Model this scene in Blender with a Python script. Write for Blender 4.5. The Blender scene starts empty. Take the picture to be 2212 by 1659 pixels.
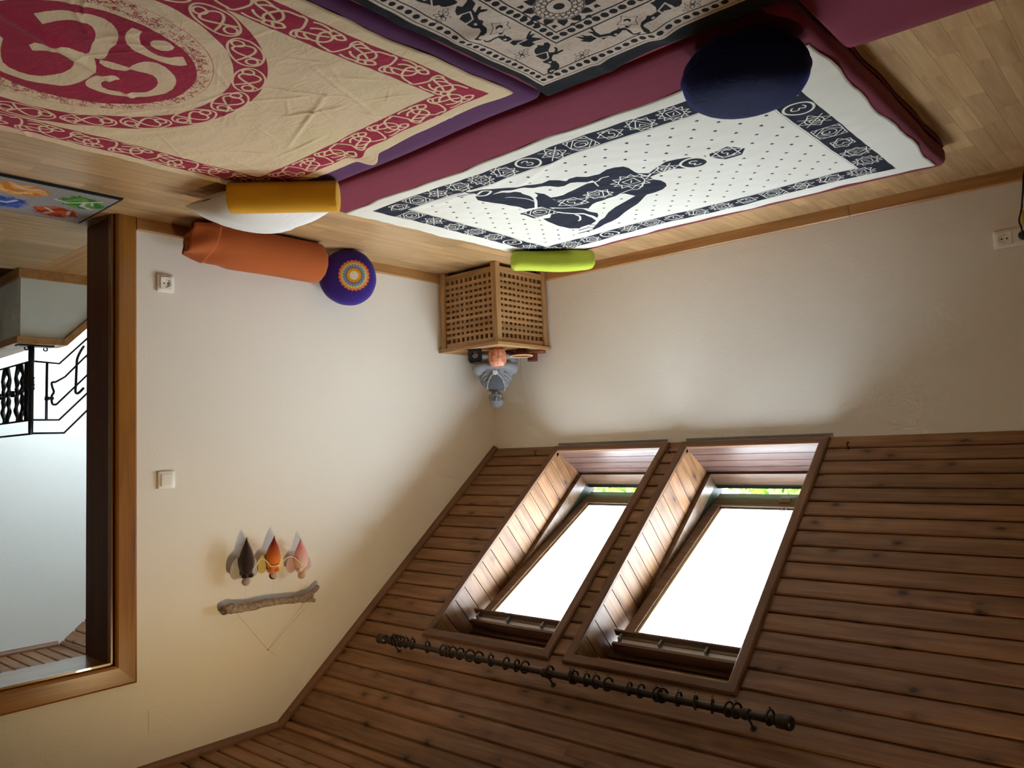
import bpy, bmesh, math, random
import numpy as np
from mathutils import Vector, Matrix, Euler

# ---------------------------------------------------------------- camera, world, exposure
random.seed(7)
RNG = np.random.default_rng(7)
SC = bpy.context.scene
COL = SC.collection
PI = math.pi

CAM_F = 1700.27 / 2212 * 36.0
CAM_C = Vector((-3.544, -3.8774, 1.0834))
YAW, PITCH, ROLL = 0.8532, -0.0769, 0.0379
_f = Vector((math.cos(PITCH) * math.cos(YAW), math.cos(PITCH) * math.sin(YAW), math.sin(PITCH)))
_r = Vector((math.sin(YAW), -math.cos(YAW), 0))
_d = _f.cross(_r)
_r2 = math.cos(ROLL) * _r + math.sin(ROLL) * _d
_d2 = -math.sin(ROLL) * _r + math.cos(ROLL) * _d
cam_data = bpy.data.cameras.new('camera')
cam_data.sensor_fit = 'HORIZONTAL'
cam_data.sensor_width = 36.0
cam_data.lens = CAM_F
cam_data.clip_start = 0.02
cam = bpy.data.objects.new('camera', cam_data)
COL.objects.link(cam)
# the phone was held upside down: the picture's right is the room's left, its top is the floor
_X, _Y, _Z = -_r2, _d2, -_f
cam.matrix_world = Matrix(((_X[0], _Y[0], _Z[0], CAM_C[0]), (_X[1], _Y[1], _Z[1], CAM_C[1]),
                           (_X[2], _Y[2], _Z[2], CAM_C[2]), (0, 0, 0, 1)))
SC.camera = cam

SC.view_settings.view_transform = 'Standard'
SC.view_settings.look = 'None'
SC.view_settings.gamma = 1.0
SC.view_settings.use_curve_mapping = False
SC.view_settings.exposure = 1.32
SC.cycles.use_denoising = True
SC.cycles.use_light_tree = False
SC.cycles.use_adaptive_sampling = True
SC.cycles.adaptive_threshold = .09
SC.cycles.adaptive_min_samples = 16
SC.cycles.max_bounces = 8
SC.cycles.diffuse_bounces = 5
SC.cycles.glossy_bounces = 3
SC.cycles.transparent_max_bounces = 12
SC.cycles.sample_clamp_indirect = 8.0

world = bpy.data.worlds.new('overcast_sky')
SC.world = world
world.use_nodes = True
_bg = world.node_tree.nodes['Background']
_bg.inputs['Color'].default_value = (0.79, 0.88, 1.0, 1)      # even overcast sky
_bg.inputs['Strength'].default_value = 9.0

H1, TH, H2 = 1.1026, 0.6747, 2.431          # knee wall height, roof pitch, flat ceiling height
CT, ST = math.cos(TH), math.sin(TH)
YK = -(H2 - H1) / math.tan(TH)              # where the slope meets the flat ceiling
SMAX = (H2 - H1) / ST
XB, YB = -6.2, -6.0                         # back of the room (behind the camera)
# slope frame: local x = room x, local y = up the slope, local z = into the room
MS = Matrix(((1, 0, 0, 0), (0, -CT, -ST, 0), (0, ST, -CT, H1), (0, 0, 0, 1)))

def portal(name, x0, x1, s0, s1, d):
    L = bpy.data.lights.new(name, 'AREA')
    L.shape = 'RECTANGLE'; L.size = x1 - x0; L.size_y = s1 - s0
    L.cycles.is_portal = True
    o = bpy.data.objects.new(name, L); COL.objects.link(o)
    o.matrix_world = MS @ Matrix.Translation(((x0 + x1) / 2, (s0 + s1) / 2, -d)) @ Matrix.Rotation(PI, 4, 'X')
    return o

# ---------------------------------------------------------------- helpers
def srgb(r, g, b):
    f = lambda c: c / 12.92 if c <= 0.04045 else ((c + 0.055) / 1.055) ** 2.4
    return (f(r / 255), f(g / 255), f(b / 255), 1.0)

def tag(o, label=None, cat=None, group=None, kind=None):
    if label: o['label'] = label
    if cat: o['category'] = cat
    if group: o['group'] = group
    if kind: o['kind'] = kind
    return o

WM = {}
def empty(name, loc=(0, 0, 0), rz=0.0, M=None):
    o = bpy.data.objects.new(name, None); COL.objects.link(o)
    o.empty_display_size = 0.05
    m = M if M is not None else Matrix.Translation(loc) @ Matrix.Rotation(rz, 4, 'Z')
    o.matrix_world = m; WM[o.name] = m
    return o

def thing(name, label, cat, loc=(0, 0, 0), rz=0.0, group=None, M=None):
    return tag(empty(name, loc, rz, M), label, cat, group)

def link(name, me, parent=None, M=None):
    o = bpy.data.objects.new(name, me); COL.objects.link(o)
    if parent is not None: o.parent = parent
    if M is not None: o.matrix_local = M
    return o

class MB:
    def __init__(s): s.v = []; s.f = []
    def add(s, V, F):
        b = len(s.v); s.v += [tuple(map(float, p)) for p in V]; s.f += [tuple(i + b for i in q) for q in F]; return s
    def box(s, x0, x1, y0, y1, z0, z1, M=None):
        V = [(x, y, z) for x in (x0, x1) for y in (y0, y1) for z in (z0, z1)]
        if M is not None: V = [M @ Vector(p) for p in V]
        return s.add(V, [(0, 1, 3, 2), (4, 6, 7, 5), (0, 4, 5, 1), (2, 3, 7, 6), (0, 2, 6, 4), (1, 5, 7, 3)])
    def prism(s, poly, a0, a1, ax='x', M=None):
        n = len(poly)
        g = {'x': lambda a, p: (a, p[0], p[1]), 'y': lambda a, p: (p[0], a, p[1]), 'z': lambda a, p: (p[0], p[1], a)}[ax]
        V = [g(a0, p) for p in poly] + [g(a1, p) for p in poly]
        if M is not None: V = [M @ Vector(p) for p in V]
        F = [tuple(range(n - 1, -1, -1)), tuple(range(n, 2 * n))] + [(i, (i + 1) % n, n + (i + 1) % n, n + i) for i in range(n)]
        return s.add(V, F)
    def tube(s, pts, r, n=8, caps=True, flat=1.0):
        P = [Vector(p) for p in pts]; m = len(P)
        R = list(r) if hasattr(r, '__len__') else [r] * m
        t0 = (P[1] - P[0]).normalized()
        up = Vector((0, 0, 1)) if abs(t0.z) < .9 else Vector((1, 0, 0))
        u = t0.cross(up).normalized(); V = []
        for i in range(m):
            t = (P[min(i + 1, m - 1)] - P[max(i - 1, 0)]).normalized()
            u = (u - t * u.dot(t)).normalized(); w = t.cross(u)
            V += [P[i] + (u * math.cos(2 * PI * k / n) + w * math.sin(2 * PI * k / n) * flat) * R[i] for k in range(n)]
        F = [(i * n + k, i * n + (k + 1) % n, (i + 1) * n + (k + 1) % n, (i + 1) * n + k) for i in range(m - 1) for k in range(n)]
        if caps: F += [tuple(range(n - 1, -1, -1)), tuple((m - 1) * n + k for k in range(n))]
        return s.add(V, F)
    def lathe(s, prof, n=24, M=None, sx=1.0, sy=1.0):
        V = []; m = len(prof)
        for r, z in prof: V += [(r * math.cos(2 * PI * k / n) * sx, r * math.sin(2 * PI * k / n) * sy, z) for k in range(n)]
        if M is not None: V = [M @ Vector(p) for p in V]
        F = [(i * n + k, i * n + (k + 1) % n, (i + 1) * n + (k + 1) % n, (i + 1) * n + k) for i in range(m - 1) for k in range(n)]
        F += [tuple(range(n - 1, -1, -1)), tuple((m - 1) * n + k for k in range(n))]
        return s.add(V, F)
    def ball(s, c, r, n=12, m=8, M=None):
        r = r if hasattr(r, '__len__') else (r, r, r)
        V = []
        for i in range(1, m):
            a = PI * i / m
            V += [(c[0] + r[0] * math.sin(a) * math.cos(2 * PI * k / n), c[1] + r[1] * math.sin(a) * math.sin(2 * PI * k / n), c[2] + r[2] * math.cos(a)) for k in range(n)]
        V += [(c[0], c[1], c[2] + r[2]), (c[0], c[1], c[2] - r[2])]
        if M is not None: V = [M @ Vector(p) for p in V]
        t, b = (m - 1) * n, (m - 1) * n + 1
        F = [(i * n + k, (i + 1) * n + k, (i + 1) * n + (k + 1) % n, i * n + (k + 1) % n) for i in range(m - 2) for k in range(n)]
        F += [(t, k, (k + 1) % n) for k in range(n)] + [(b, (m - 2) * n + (k + 1) % n, (m - 2) * n + k) for k in range(n)]
        return s.add(V, F)
    def torus(s, R, r, n=24, m=8, M=None):
        V = [((R + r * math.cos(2 * PI * j / m)) * math.cos(2 * PI * i / n), (R + r * math.cos(2 * PI * j / m)) * math.sin(2 * PI * i / n), r * math.sin(2 * PI * j / m)) for i in range(n) for j in range(m)]
        if M is not None: V = [M @ Vector(p) for p in V]
        return s.add(V, [(i * m + j, ((i + 1) % n) * m + j, ((i + 1) % n) * m + (j + 1) % m, i * m + (j + 1) % m) for i in range(n) for j in range(m)])
    def mesh(s, name, mat=None, smooth=False):
        me = bpy.data.meshes.new(name); me.from_pydata(s.v, [], s.f)
        bm = bmesh.new(); bm.from_mesh(me); bmesh.ops.recalc_face_normals(bm, faces=bm.faces); bm.to_mesh(me); bm.free()
        if mat: me.materials.append(mat)
        if smooth: me.polygons.foreach_set('use_smooth', [True] * len(me.polygons))
        return me
    def build(s, name, mat, parent=None, smooth=False, bevel=0.0, world=False, M=None, seg=2):
        if world and parent is not None:
            inv = WM[parent.name].inverted(); s.v = [tuple(inv @ Vector(p)) for p in s.v]
        o = link(name, s.mesh(name, mat, smooth), parent, M)
        if bevel:
            b = o.modifiers.new('bevel', 'BEVEL'); b.width = bevel; b.segments = seg; b.limit_method = 'ANGLE'; b.angle_limit = 0.6
            if smooth: b.harden_normals = False
        return o

def bx(*a, M=None): return MB().box(*a, M=M)

def smooth_by_angle(me, deg=35):
    me.polygons.foreach_set('use_smooth', [True] * len(me.polygons))
    bm = bmesh.new(); bm.from_mesh(me)
    for e in bm.edges:
        if len(e.link_faces) == 2 and e.calc_face_angle(0) > math.radians(deg): e.smooth = False
    bm.to_mesh(me); bm.free()

def clip(poly, a, b, c):
    """keep a*x+b*y<=c"""
    out = []
    for i in range(len(poly)):
        p, q = poly[i], poly[(i + 1) % len(poly)]
        dp, dq = a * p[0] + b * p[1] - c, a * q[0] + b * q[1] - c
        if dp <= 0: out.append(p)
        if dp * dq < 0:
            t = dp / (dp - dq); out.append((p[0] + t * (q[0] - p[0]), p[1] + t * (q[1] - p[1])))
    return out

def spline(pts, n=8, closed=False):
    P = [np.array(p, float) for p in pts]; m = len(P); out = []
    for i in range(m if closed else m - 1):
        g = (lambda k: P[k % m]) if closed else (lambda k: P[min(max(k, 0), m - 1)])
        p0, p1, p2, p3 = g(i - 1), g(i), g(i + 1), g(i + 2)
        for k in range(n):
            t = k / n
            out.append(0.5 * (2 * p1 + (p2 - p0) * t + (2 * p0 - 5 * p1 + 4 * p2 - p3) * t * t + (3 * p1 - p0 - 3 * p2 + p3) * t ** 3))
    if not closed: out.append(P[-1])
    return [tuple(q) for q in out]

def rbox(x0, x1, y0, y1, z0, z1, r, nx, ny, nz, disp=None):
    """rounded, subdivided box as a bmesh-merged MB"""
    def axis(a0, a1, n):
        k = 4; e = [a0 + r * (1 - math.cos(PI / 2 * i / k)) * .999 for i in range(k)] if a1 - a0 > 2.2 * r else [a0]
        f = [a1 - (q - a0) for q in e][::-1]
        lo, hi = e[-1], f[0]
        return np.array(e + list(np.linspace(lo, hi, n + 2)[1:-1]) + f)
    X, Y, Z = axis(x0, x1, nx), axis(y0, y1, ny), axis(z0, z1, nz)
    idx = {}; V = []; F = []
    def vid(i, j, k):
        key = (i, j, k)
        if key not in idx: idx[key] = len(V); V.append((X[i], Y[j], Z[k]))
        return idx[key]
    a, b, c = len(X) - 1, len(Y) - 1, len(Z) - 1
    for i in range(a):
        for j in range(b):
            for k in (0, c): F.append((vid(i, j, k), vid(i + 1, j, k), vid(i + 1, j + 1, k), vid(i, j + 1, k)))
    for i in range(a):
        for k in range(c):
            for j in (0, b): F.append((vid(i, j, k), vid(i + 1, j, k), vid(i + 1, j, k + 1), vid(i, j, k + 1)))
    for j in range(b):
        for k in range(c):
            for i in (0, a): F.append((vid(i, j, k), vid(i, j + 1, k), vid(i, j + 1, k + 1), vid(i, j, k + 1)))
    P = np.array(V); rz = min(r, (z1 - z0) / 2 * .999)
    lo = np.array([x0 + r, y0 + r, z0 + rz]); hi = np.array([x1 - r, y1 - r, z1 - rz])
    Cc = np.clip(P, lo, hi); D = (P - Cc) / np.array([r, r, rz]); L = np.maximum(np.linalg.norm(D, axis=1), 1e-9)
    mx = np.max(np.abs(D), axis=1)
    on = mx > 1e-6
    P[on] = Cc[on] + D[on] / L[on, None] * np.array([r, r, rz]) * mx[on, None]
    if disp is not None: P = disp(P)
    m = MB(); m.v = [tuple(p) for p in P]; m.f = F
    return m

# ---------------------------------------------------------------- materials
MATS = {}
class NT:
    def __init__(s, name):
        s.m = bpy.data.materials.new(name); s.m.use_nodes = True; s.t = s.m.node_tree; s.n = s.t.nodes; s.b = s.n['Principled BSDF']
    def new(s, kind, **kw):
        n = s.n.new(kind)
        for k, v in kw.items(): setattr(n, k, v)
        return n
    def l(s, a, b): s.t.links.new(a, b)
    def math(s, op, a, b=None, c=None):
        n = s.new('ShaderNodeMath', operation=op)
        for i, x in enumerate((a, b, c)):
            if x is None: continue
            if hasattr(x, 'links') or hasattr(x, 'is_output'): s.l(x, n.inputs[i])
            else: n.inputs[i].default_value = x
        return n.outputs[0]
    def mix(s, fac, a, b, blend='MIX'):
        n = s.new('ShaderNodeMix', data_type='RGBA', blend_type=blend)
        for i, x in ((0, fac), (6, a), (7, b)):
            if hasattr(x, 'is_output'): s.l(x, n.inputs[i])
            else: n.inputs[i].default_value = x
        return n.outputs[2]
    def noise(s, vec, scale=5, detail=3, rough=.5, dist=0):
        n = s.new('ShaderNodeTexNoise'); n.inputs['Scale'].default_value = scale; n.inputs['Detail'].default_value = detail
        n.inputs['Roughness'].default_value = rough; n.inputs['Distortion'].default_value = dist
        if vec is not None: s.l(vec, n.inputs['Vector'])
        return n.outputs['Fac']
    def ramp(s, fac, stops):
        n = s.new('ShaderNodeValToRGB'); e = n.color_ramp.elements
        while len(e) < len(stops): e.new(.5)
        for i, (p, c) in enumerate(stops): e[i].position = p; e[i].color = c
        s.l(fac, n.inputs[0]); return n.outputs[0]
    def rng(s, v, a, b, c=0, d=1):
        n = s.new('ShaderNodeMapRange'); s.l(v, n.inputs[0])
        for i, x in enumerate((a, b, c, d)): n.inputs[i + 1].default_value = x
        return n.outputs[0]
    def coord(s, sc=(1, 1, 1), rnd=False, space='Object', off=37.0):
        tc = s.new('ShaderNodeTexCoord').outputs[space]; mp = s.new('ShaderNodeMapping'); mp.inputs['Scale'].default_value = sc
        if rnd:
            oi = s.new('ShaderNodeObjectInfo').outputs['Random']; cv = s.new('ShaderNodeCombineXYZ')
            s.l(s.math('MULTIPLY', oi, off), cv.inputs[0]); s.l(s.math('MULTIPLY', oi, off * 2.3), cv.inputs[1]); s.l(s.math('MULTIPLY', oi, off * .7), cv.inputs[2])
            va = s.new('ShaderNodeVectorMath', operation='ADD'); s.l(tc, va.inputs[0]); s.l(cv.outputs[0], va.inputs[1]); tc = va.outputs[0]
        s.l(tc, mp.inputs['Vector']); return mp.outputs[0]
    def bump(s, h, strength=.2, dist=.002):
        n = s.new('ShaderNodeBump'); n.inputs['Strength'].default_value = strength; n.inputs['Distance'].default_value = dist
        s.l(h, n.inputs['Height']); s.l(n.outputs[0], s.b.inputs['Normal'])
    def out(s, color=None, rough=.5, spec=.5, metal=0, sheen=0, coat=0):
        if color is not None:
            if hasattr(color, 'is_output'): s.l(color, s.b.inputs['Base Color'])
            else: s.b.inputs['Base Color'].default_value = color
        if hasattr(rough, 'is_output'): s.l(rough, s.b.inputs['Roughness'])
        else: s.b.inputs['Roughness'].default_value = rough
        s.b.inputs['Specular IOR Level'].default_value = spec; s.b.inputs['Metallic'].default_value = metal
        s.b.inputs['Sheen Weight'].default_value = sheen; s.b.inputs['Coat Weight'].default_value = coat
        return s.m

def plain(name, c, rough=.5, spec=.4, metal=0, sheen=0, coat=0, nz=.06, scale=40, bump=0.0):
    t = NT(name); v = t.coord()
    f = t.noise(v, scale, 3)
    lo = tuple(max(0, x * (1 - nz)) for x in c[:3]) + (1,); hi = tuple(min(1, x * (1 + nz)) for x in c[:3]) + (1,)
    m = t.out(t.mix(f, lo, hi), rough, spec, metal, sheen, coat)
    if bump: t.bump(f, bump, .002)
    return m

def wood(name, dark, mid, light, knots=0.0, rough=.45, spec=.4, coat=0.0, rnd=True, vary=.25, g=1.0, bump=.12):
    """grain runs along local x"""
    t = NT(name)
    v = t.coord((1.2 * g, 16 * g, 16 * g), rnd); v2 = t.coord((5 * g, 120 * g, 120 * g), rnd)
    n1 = t.noise(v, 1.6, 4, .55, .7); n2 = t.noise(v2, 1.0, 3, .6)
    f = t.math('ADD', t.math('MULTIPLY', n1, .75), t.math('MULTIPLY', n2, .25))
    col = t.ramp(f, [(.30, dark), (.5, mid), (.68, light)])
    if knots:
        vk = t.coord((7.5, 13.0, 13.0), rnd, off=61.0)
        vo = t.new('ShaderNodeTexVoronoi'); vo.inputs['Scale'].default_value = 1.0; vo.inputs['Randomness'].default_value = 1.0
        nd = t.new('ShaderNodeTexNoise'); nd.inputs['Scale'].default_value = 3.0; t.l(vk, nd.inputs['Vector'])
        va = t.new('ShaderNodeVectorMath', operation='MULTIPLY_ADD'); t.l(nd.outputs['Color'], va.inputs[0]); va.inputs[1].default_value = (.22, .22, .22); t.l(vk, va.inputs[2])
        t.l(va.outputs[0], vo.inputs['Vector'])
        sc_ = t.new('ShaderNodeSeparateColor'); t.l(vo.outputs['Color'], sc_.inputs[0])
        keep = t.math('GREATER_THAN', sc_.outputs[0], .42)
        k = t.math('MULTIPLY', t.rng(vo.outputs['Distance'], .07, .19, 1, 0), keep)
        halo = t.math('MULTIPLY', t.rng(vo.outputs['Distance'], .10, .48, .5, 0), keep)
        kd = tuple(x * .32 for x in dark[:3]) + (1,)
        col = t.mix(t.math('MULTIPLY', halo, knots), col, tuple(x * .6 for x in dark[:3]) + (1,))
        col = t.mix(t.math('MULTIPLY', k, knots), col, kd)
    if rnd and vary:
        oi = t.new('ShaderNodeObjectInfo').outputs['Random']
        hs = t.new('ShaderNodeHueSaturation'); t.l(col, hs.inputs['Color'])
        t.l(t.rng(oi, 0, 1, 1 - vary, 1 + vary), hs.inputs['Value'])
        hs.inputs['Saturation'].default_value = 1.0
        col = hs.outputs[0]
    t.bump(f, bump, .001)
    return t.out(col, rough, spec, 0, 0, coat)

def fabric(name, c, sheen=.15, var=.12, weave=900, rough=.92, scale=3.0, bump=.25):
    t = NT(name); v = t.coord()
    n = t.noise(v, scale, 4, .6); w = t.noise(v, weave, 1)
    lo = tuple(x * (1 - var) for x in c[:3]) + (1,); hi = tuple(min(1, x * (1 + var)) for x in c[:3]) + (1,)
    wr = t.noise(v, 22, 3, .6, .8)
    h = t.math('ADD', t.math('MULTIPLY', w, .15), wr)
    t.bump(h, bump, .004)
    return t.out(t.mix(n, lo, hi), rough, .15, 0, sheen)

def printed(name, base_a, base_b, ink_a, ink_b, blot=2.2, blot2=None, bump=.3):
    t = NT(name); v = t.coord()
    at = t.new('ShaderNodeAttribute', attribute_name='ink').outputs['Fac']
    f = t.rng(at, -.0007, .0007, 0, 1)
    n = t.noise(v, blot, 4, .6, .6); n2 = t.noise(v, 55, 3, .65)
    ba = t.mix(t.rng(n, .35, .68), base_a, base_b)
    if blot2: ba = t.mix(t.math('MULTIPLY', t.rng(t.noise(v, 60, 4, .75, 1.5), .48, .62), .75), ba, blot2)
    inkc = t.mix(n2, ink_a, ink_b)
    wr = t.noise(t.coord((1, 1.6, 1)), 16, 4, .62, 1.2)
    t.bump(wr, bump, .008)
    return t.out(t.mix(f, ba, inkc), .93, .1, 0, .08)

def vcol(name, rough=.9, bump=.2, attr='tint'):
    t = NT(name); a = t.new('ShaderNodeAttribute', attribute_name=attr).outputs['Color']
    n = t.noise(t.coord(), 260, 2); h = t.new('ShaderNodeHueSaturation'); t.l(a, h.inputs['Color']); t.l(t.rng(n, .3, .7, .82, 1.15), h.inputs['Value'])
    t.bump(n, bump, .003)
    return t.out(h.outputs[0], rough, .2)

def plaster(name, c, bump=.35, stain=None):
    t = NT(name); v = t.coord((1, 1, 1))
    n = t.noise(v, 1.3, 3); b1 = t.noise(v, 70, 4, .6); b2 = t.noise(v, 260, 2)
    lo = tuple(x * .965 for x in c[:3]) + (1,)
    h = t.math('ADD', b1, t.math('MULTIPLY', b2, .35))
    t.bump(h, bump, .003)
    return t.out(t.mix(n, lo, c), .93, .12)

M_PLASTER = plaster('white_plaster', srgb(235, 228, 216))
M_PLASTER_H = plaster('hall_plaster', srgb(222, 226, 220), .25)
M_PINE = wood('stained_pine', srgb(106, 71, 45), srgb(137, 97, 64), srgb(157, 118, 82), knots=1.0, rough=.42, spec=.35, vary=.16)
M_PINE_TRIM = wood('pine_trim', srgb(100, 68, 46), srgb(120, 84, 58), srgb(136, 100, 72), knots=.25, rough=.45, spec=.35, vary=.1)
M_FRAME = wood('window_frame_wood', srgb(80, 58, 42), srgb(104, 78, 58), srgb(124, 96, 74), knots=.0, rough=.35, spec=.5, vary=.08)
M_DOOR = wood('varnished_casing', srgb(116, 70, 22), srgb(144, 92, 30), srgb(158, 106, 40), rough=.3, spec=.5, coat=.15, vary=.06, g=.8)
M_JAMB = wood('dark_jamb', srgb(74, 36, 12), srgb(92, 46, 16), srgb(104, 56, 22), rough=.5, spec=.25, coat=.0, vary=.05, g=.8)
M_BASE = wood('oak_baseboard', srgb(150, 104, 56), srgb(176, 128, 76), srgb(190, 144, 92), rough=.4, vary=.06, g=.9)
M_PARQ = wood('oak_parquet', srgb(158, 120, 78), srgb(182, 146, 102), srgb(198, 164, 120), rough=.33, spec=.45, vary=.17, g=1.2, bump=.05)
M_BEECH = wood('acacia_table', srgb(142, 104, 64), srgb(168, 130, 86), srgb(186, 150, 106), rough=.45, vary=.16, g=1.6)
M_BLACK = plain('black_iron', srgb(38, 38, 40), .38, .5, .6, scale=25, nz=.3)
M_WHITE = plain('white_plastic', srgb(240, 236, 226), .3, .5, nz=.01)
M_DARK = plain('dark_gap', srgb(30, 22, 16), .8, .2)
M_GREY = plain('grey_filler', srgb(150, 142, 132), .9, .1)

def parquet_far():
    t = NT('oak_parquet_field')
    at = t.new('ShaderNodeAttribute', attribute_name='tone').outputs['Fac']
    tc = t.new('ShaderNodeTexCoord').outputs['Object']; mp = t.new('ShaderNodeMapping'); mp.inputs['Scale'].default_value = (19, 1.5, 10); t.l(tc, mp.inputs['Vector'])
    n = t.noise(mp.outputs[0], 1.6, 4, .55, .7)
    col = t.ramp(n, [(.30, srgb(158, 120, 78)), (.5, srgb(182, 146, 102)), (.68, srgb(198, 164, 120))])
    hs = t.new('ShaderNodeHueSaturation'); t.l(col, hs.inputs['Color']); t.l(t.rng(at, 0, 1, .83, 1.17), hs.inputs['Value'])
    return t.out(hs.outputs[0], .33, .45)
M_PARQ_FAR = parquet_far()

def glass():
    t = NT('window_glass'); n = t.n
    tr = t.new('ShaderNodeBsdfTransparent'); tr.inputs[0].default_value = (.96, .98, .97, 1)
    gl = t.new('ShaderNodeBsdfGlossy'); gl.inputs['Roughness'].default_value = .02
    fr = t.new('ShaderNodeLayerWeight'); fr.inputs['Blend'].default_value = .5
    fc = t.math('ADD', t.math('MULTIPLY', t.math('POWER', fr.outputs['Facing'], 4.0), .4), .03)
    mx = t.new('ShaderNodeMixShader'); t.l(fc, mx.inputs[0]); t.l(tr.outputs[0], mx.inputs[1]); t.l(gl.outputs[0], mx.inputs[2])
    t.l(mx.outputs[0], n['Material Output'].inputs['Surface'])
    n.remove(t.b)
    return t.m
M_GLASS = glass()

# ---- outlines of printed motifs and of the wall hanging, in metres
OM=[[(-1.6583,-3.2902),(-1.6864,-3.2746),(-1.713,-3.2515),(-1.7325,-3.2258),(-1.7442,-3.1989),(-1.7451,-3.1748),(-1.7367,-3.1542),(-1.72,-3.1357),(-1.6989,-3.1236),(-1.6696,-3.1132),(-1.6403,-3.1074),(-1.6103,-3.1077),(-1.59,-3.1037),(-1.57,-3.0989),(-1.5528,-3.0973),(-1.5429,-3.0998),(-1.5363,-3.1077),(-1.5341,-3.1151),(-1.5164,-3.1053),(-1.5015,-3.0975),(-1.4767,-3.0891),(-1.4476,-3.0844),(-1.4132,-3.0844),(-1.3744,-3.0918),(-1.3456,-3.1032),(-1.3256,-3.1179),(-1.317,-3.1363),(-1.3072,-3.1648),(-1.3001,-3.1936),(-1.3012,-3.2243),(-1.3044,-3.2452),(-1.3115,-3.257),(-1.3292,-3.2736),(-1.3765,-3.296),(-1.4378,-3.3128),(-1.4896,-3.3181),(-1.5031,-3.3129),(-1.4918,-3.3016),(-1.4649,-3.2971),(-1.4311,-3.2897),(-1.3938,-3.2784),(-1.365,-3.2664),(-1.3453,-3.2472),(-1.3373,-3.2251),(-1.3389,-3.1995),(-1.3529,-3.1733),(-1.3778,-3.1526),(-1.4072,-3.1398),(-1.4377,-3.1359),(-1.4624,-3.1374),(-1.4853,-3.1436),(-1.4988,-3.1524),(-1.5091,-3.1672),(-1.5112,-3.1838),(-1.5007,-3.2019),(-1.4908,-3.2181),(-1.4773,-3.2349),(-1.502,-3.2506),(-1.5226,-3.2445),(-1.5229,-3.2371),(-1.528,-3.2225),(-1.5535,-3.1984),(-1.5533,-3.1808),(-1.5455,-3.1582),(-1.5421,-3.1387),(-1.5511,-3.1339),(-1.574,-3.1385),(-1.6065,-3.1477),(-1.6318,-3.1514),(-1.6583,-3.1589),(-1.6733,-3.1662),(-1.6889,-3.1779),(-1.6963,-3.1921),(-1.6936,-3.2081),(-1.6831,-3.2228),(-1.6684,-3.2361),(-1.6509,-3.2484),(-1.6253,-3.2609)],[(-1.5364,-3.1025),(-1.5425,-3.0806),(-1.5438,-3.0575),(-1.5465,-3.0346),(-1.5679,-3.0349),(-1.5892,-3.0309),(-1.6056,-3.0227),(-1.6172,-3.0102),(-1.6226,-2.9948),(-1.6182,-2.9747),(-1.6046,-2.9546),(-1.5884,-2.9364),(-1.5655,-2.9206),(-1.5401,-2.9101),(-1.5073,-2.9024),(-1.4679,-2.9046),(-1.441,-2.9166),(-1.4124,-2.9328),(-1.3851,-2.9547),(-1.3651,-2.9795),(-1.355,-3.0058),(-1.3521,-3.0345),(-1.3561,-3.0586),(-1.3658,-3.0711),(-1.3827,-3.0796),(-1.3981,-3.082),(-1.4245,-3.08),(-1.4504,-3.0746),(-1.4676,-3.0661),(-1.4759,-3.054),(-1.4787,-3.0419),(-1.4726,-3.0305),(-1.462,-3.0235),(-1.4604,-3.0323),(-1.4526,-3.0403),(-1.4341,-3.0485),(-1.4143,-3.0508),(-1.3976,-3.0458),(-1.3853,-3.0361),(-1.3804,-3.0205),(-1.3868,-3.0001),(-1.4008,-2.9779),(-1.4212,-2.9583),(-1.44,-2.9451),(-1.4643,-2.9392),(-1.4902,-2.939),(-1.513,-2.9454),(-1.5356,-2.9585),(-1.5486,-2.9737),(-1.5497,-2.9936),(-1.5438,-3.0135),(-1.5411,-3.0279),(-1.52,-3.0324),(-1.5122,-3.0445),(-1.5066,-3.0598),(-1.5087,-3.08),(-1.5185,-3.0966)],[(-1.7533,-3.1159),(-1.7548,-3.0924),(-1.7392,-3.0913),(-1.7166,-3.0829),(-1.6987,-3.072),(-1.6813,-3.0539),(-1.6685,-3.0332),(-1.6633,-3.0134),(-1.6694,-2.9964),(-1.7003,-2.9675),(-1.6653,-2.94),(-1.6488,-2.9481),(-1.6394,-2.9665),(-1.6359,-2.9964),(-1.6354,-3.0227),(-1.6408,-3.0489),(-1.6531,-3.0733),(-1.6716,-3.0936),(-1.6971,-3.1083),(-1.7203,-3.116)],[(-1.7146,-3.0571),(-1.7308,-3.057),(-1.7422,-3.0495),(-1.7509,-3.0367),(-1.7472,-3.0199),(-1.7342,-3.0062),(-1.7206,-3.003),(-1.7056,-3.009),(-1.6966,-3.02),(-1.6967,-3.0352),(-1.7025,-3.0474)]]
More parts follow.
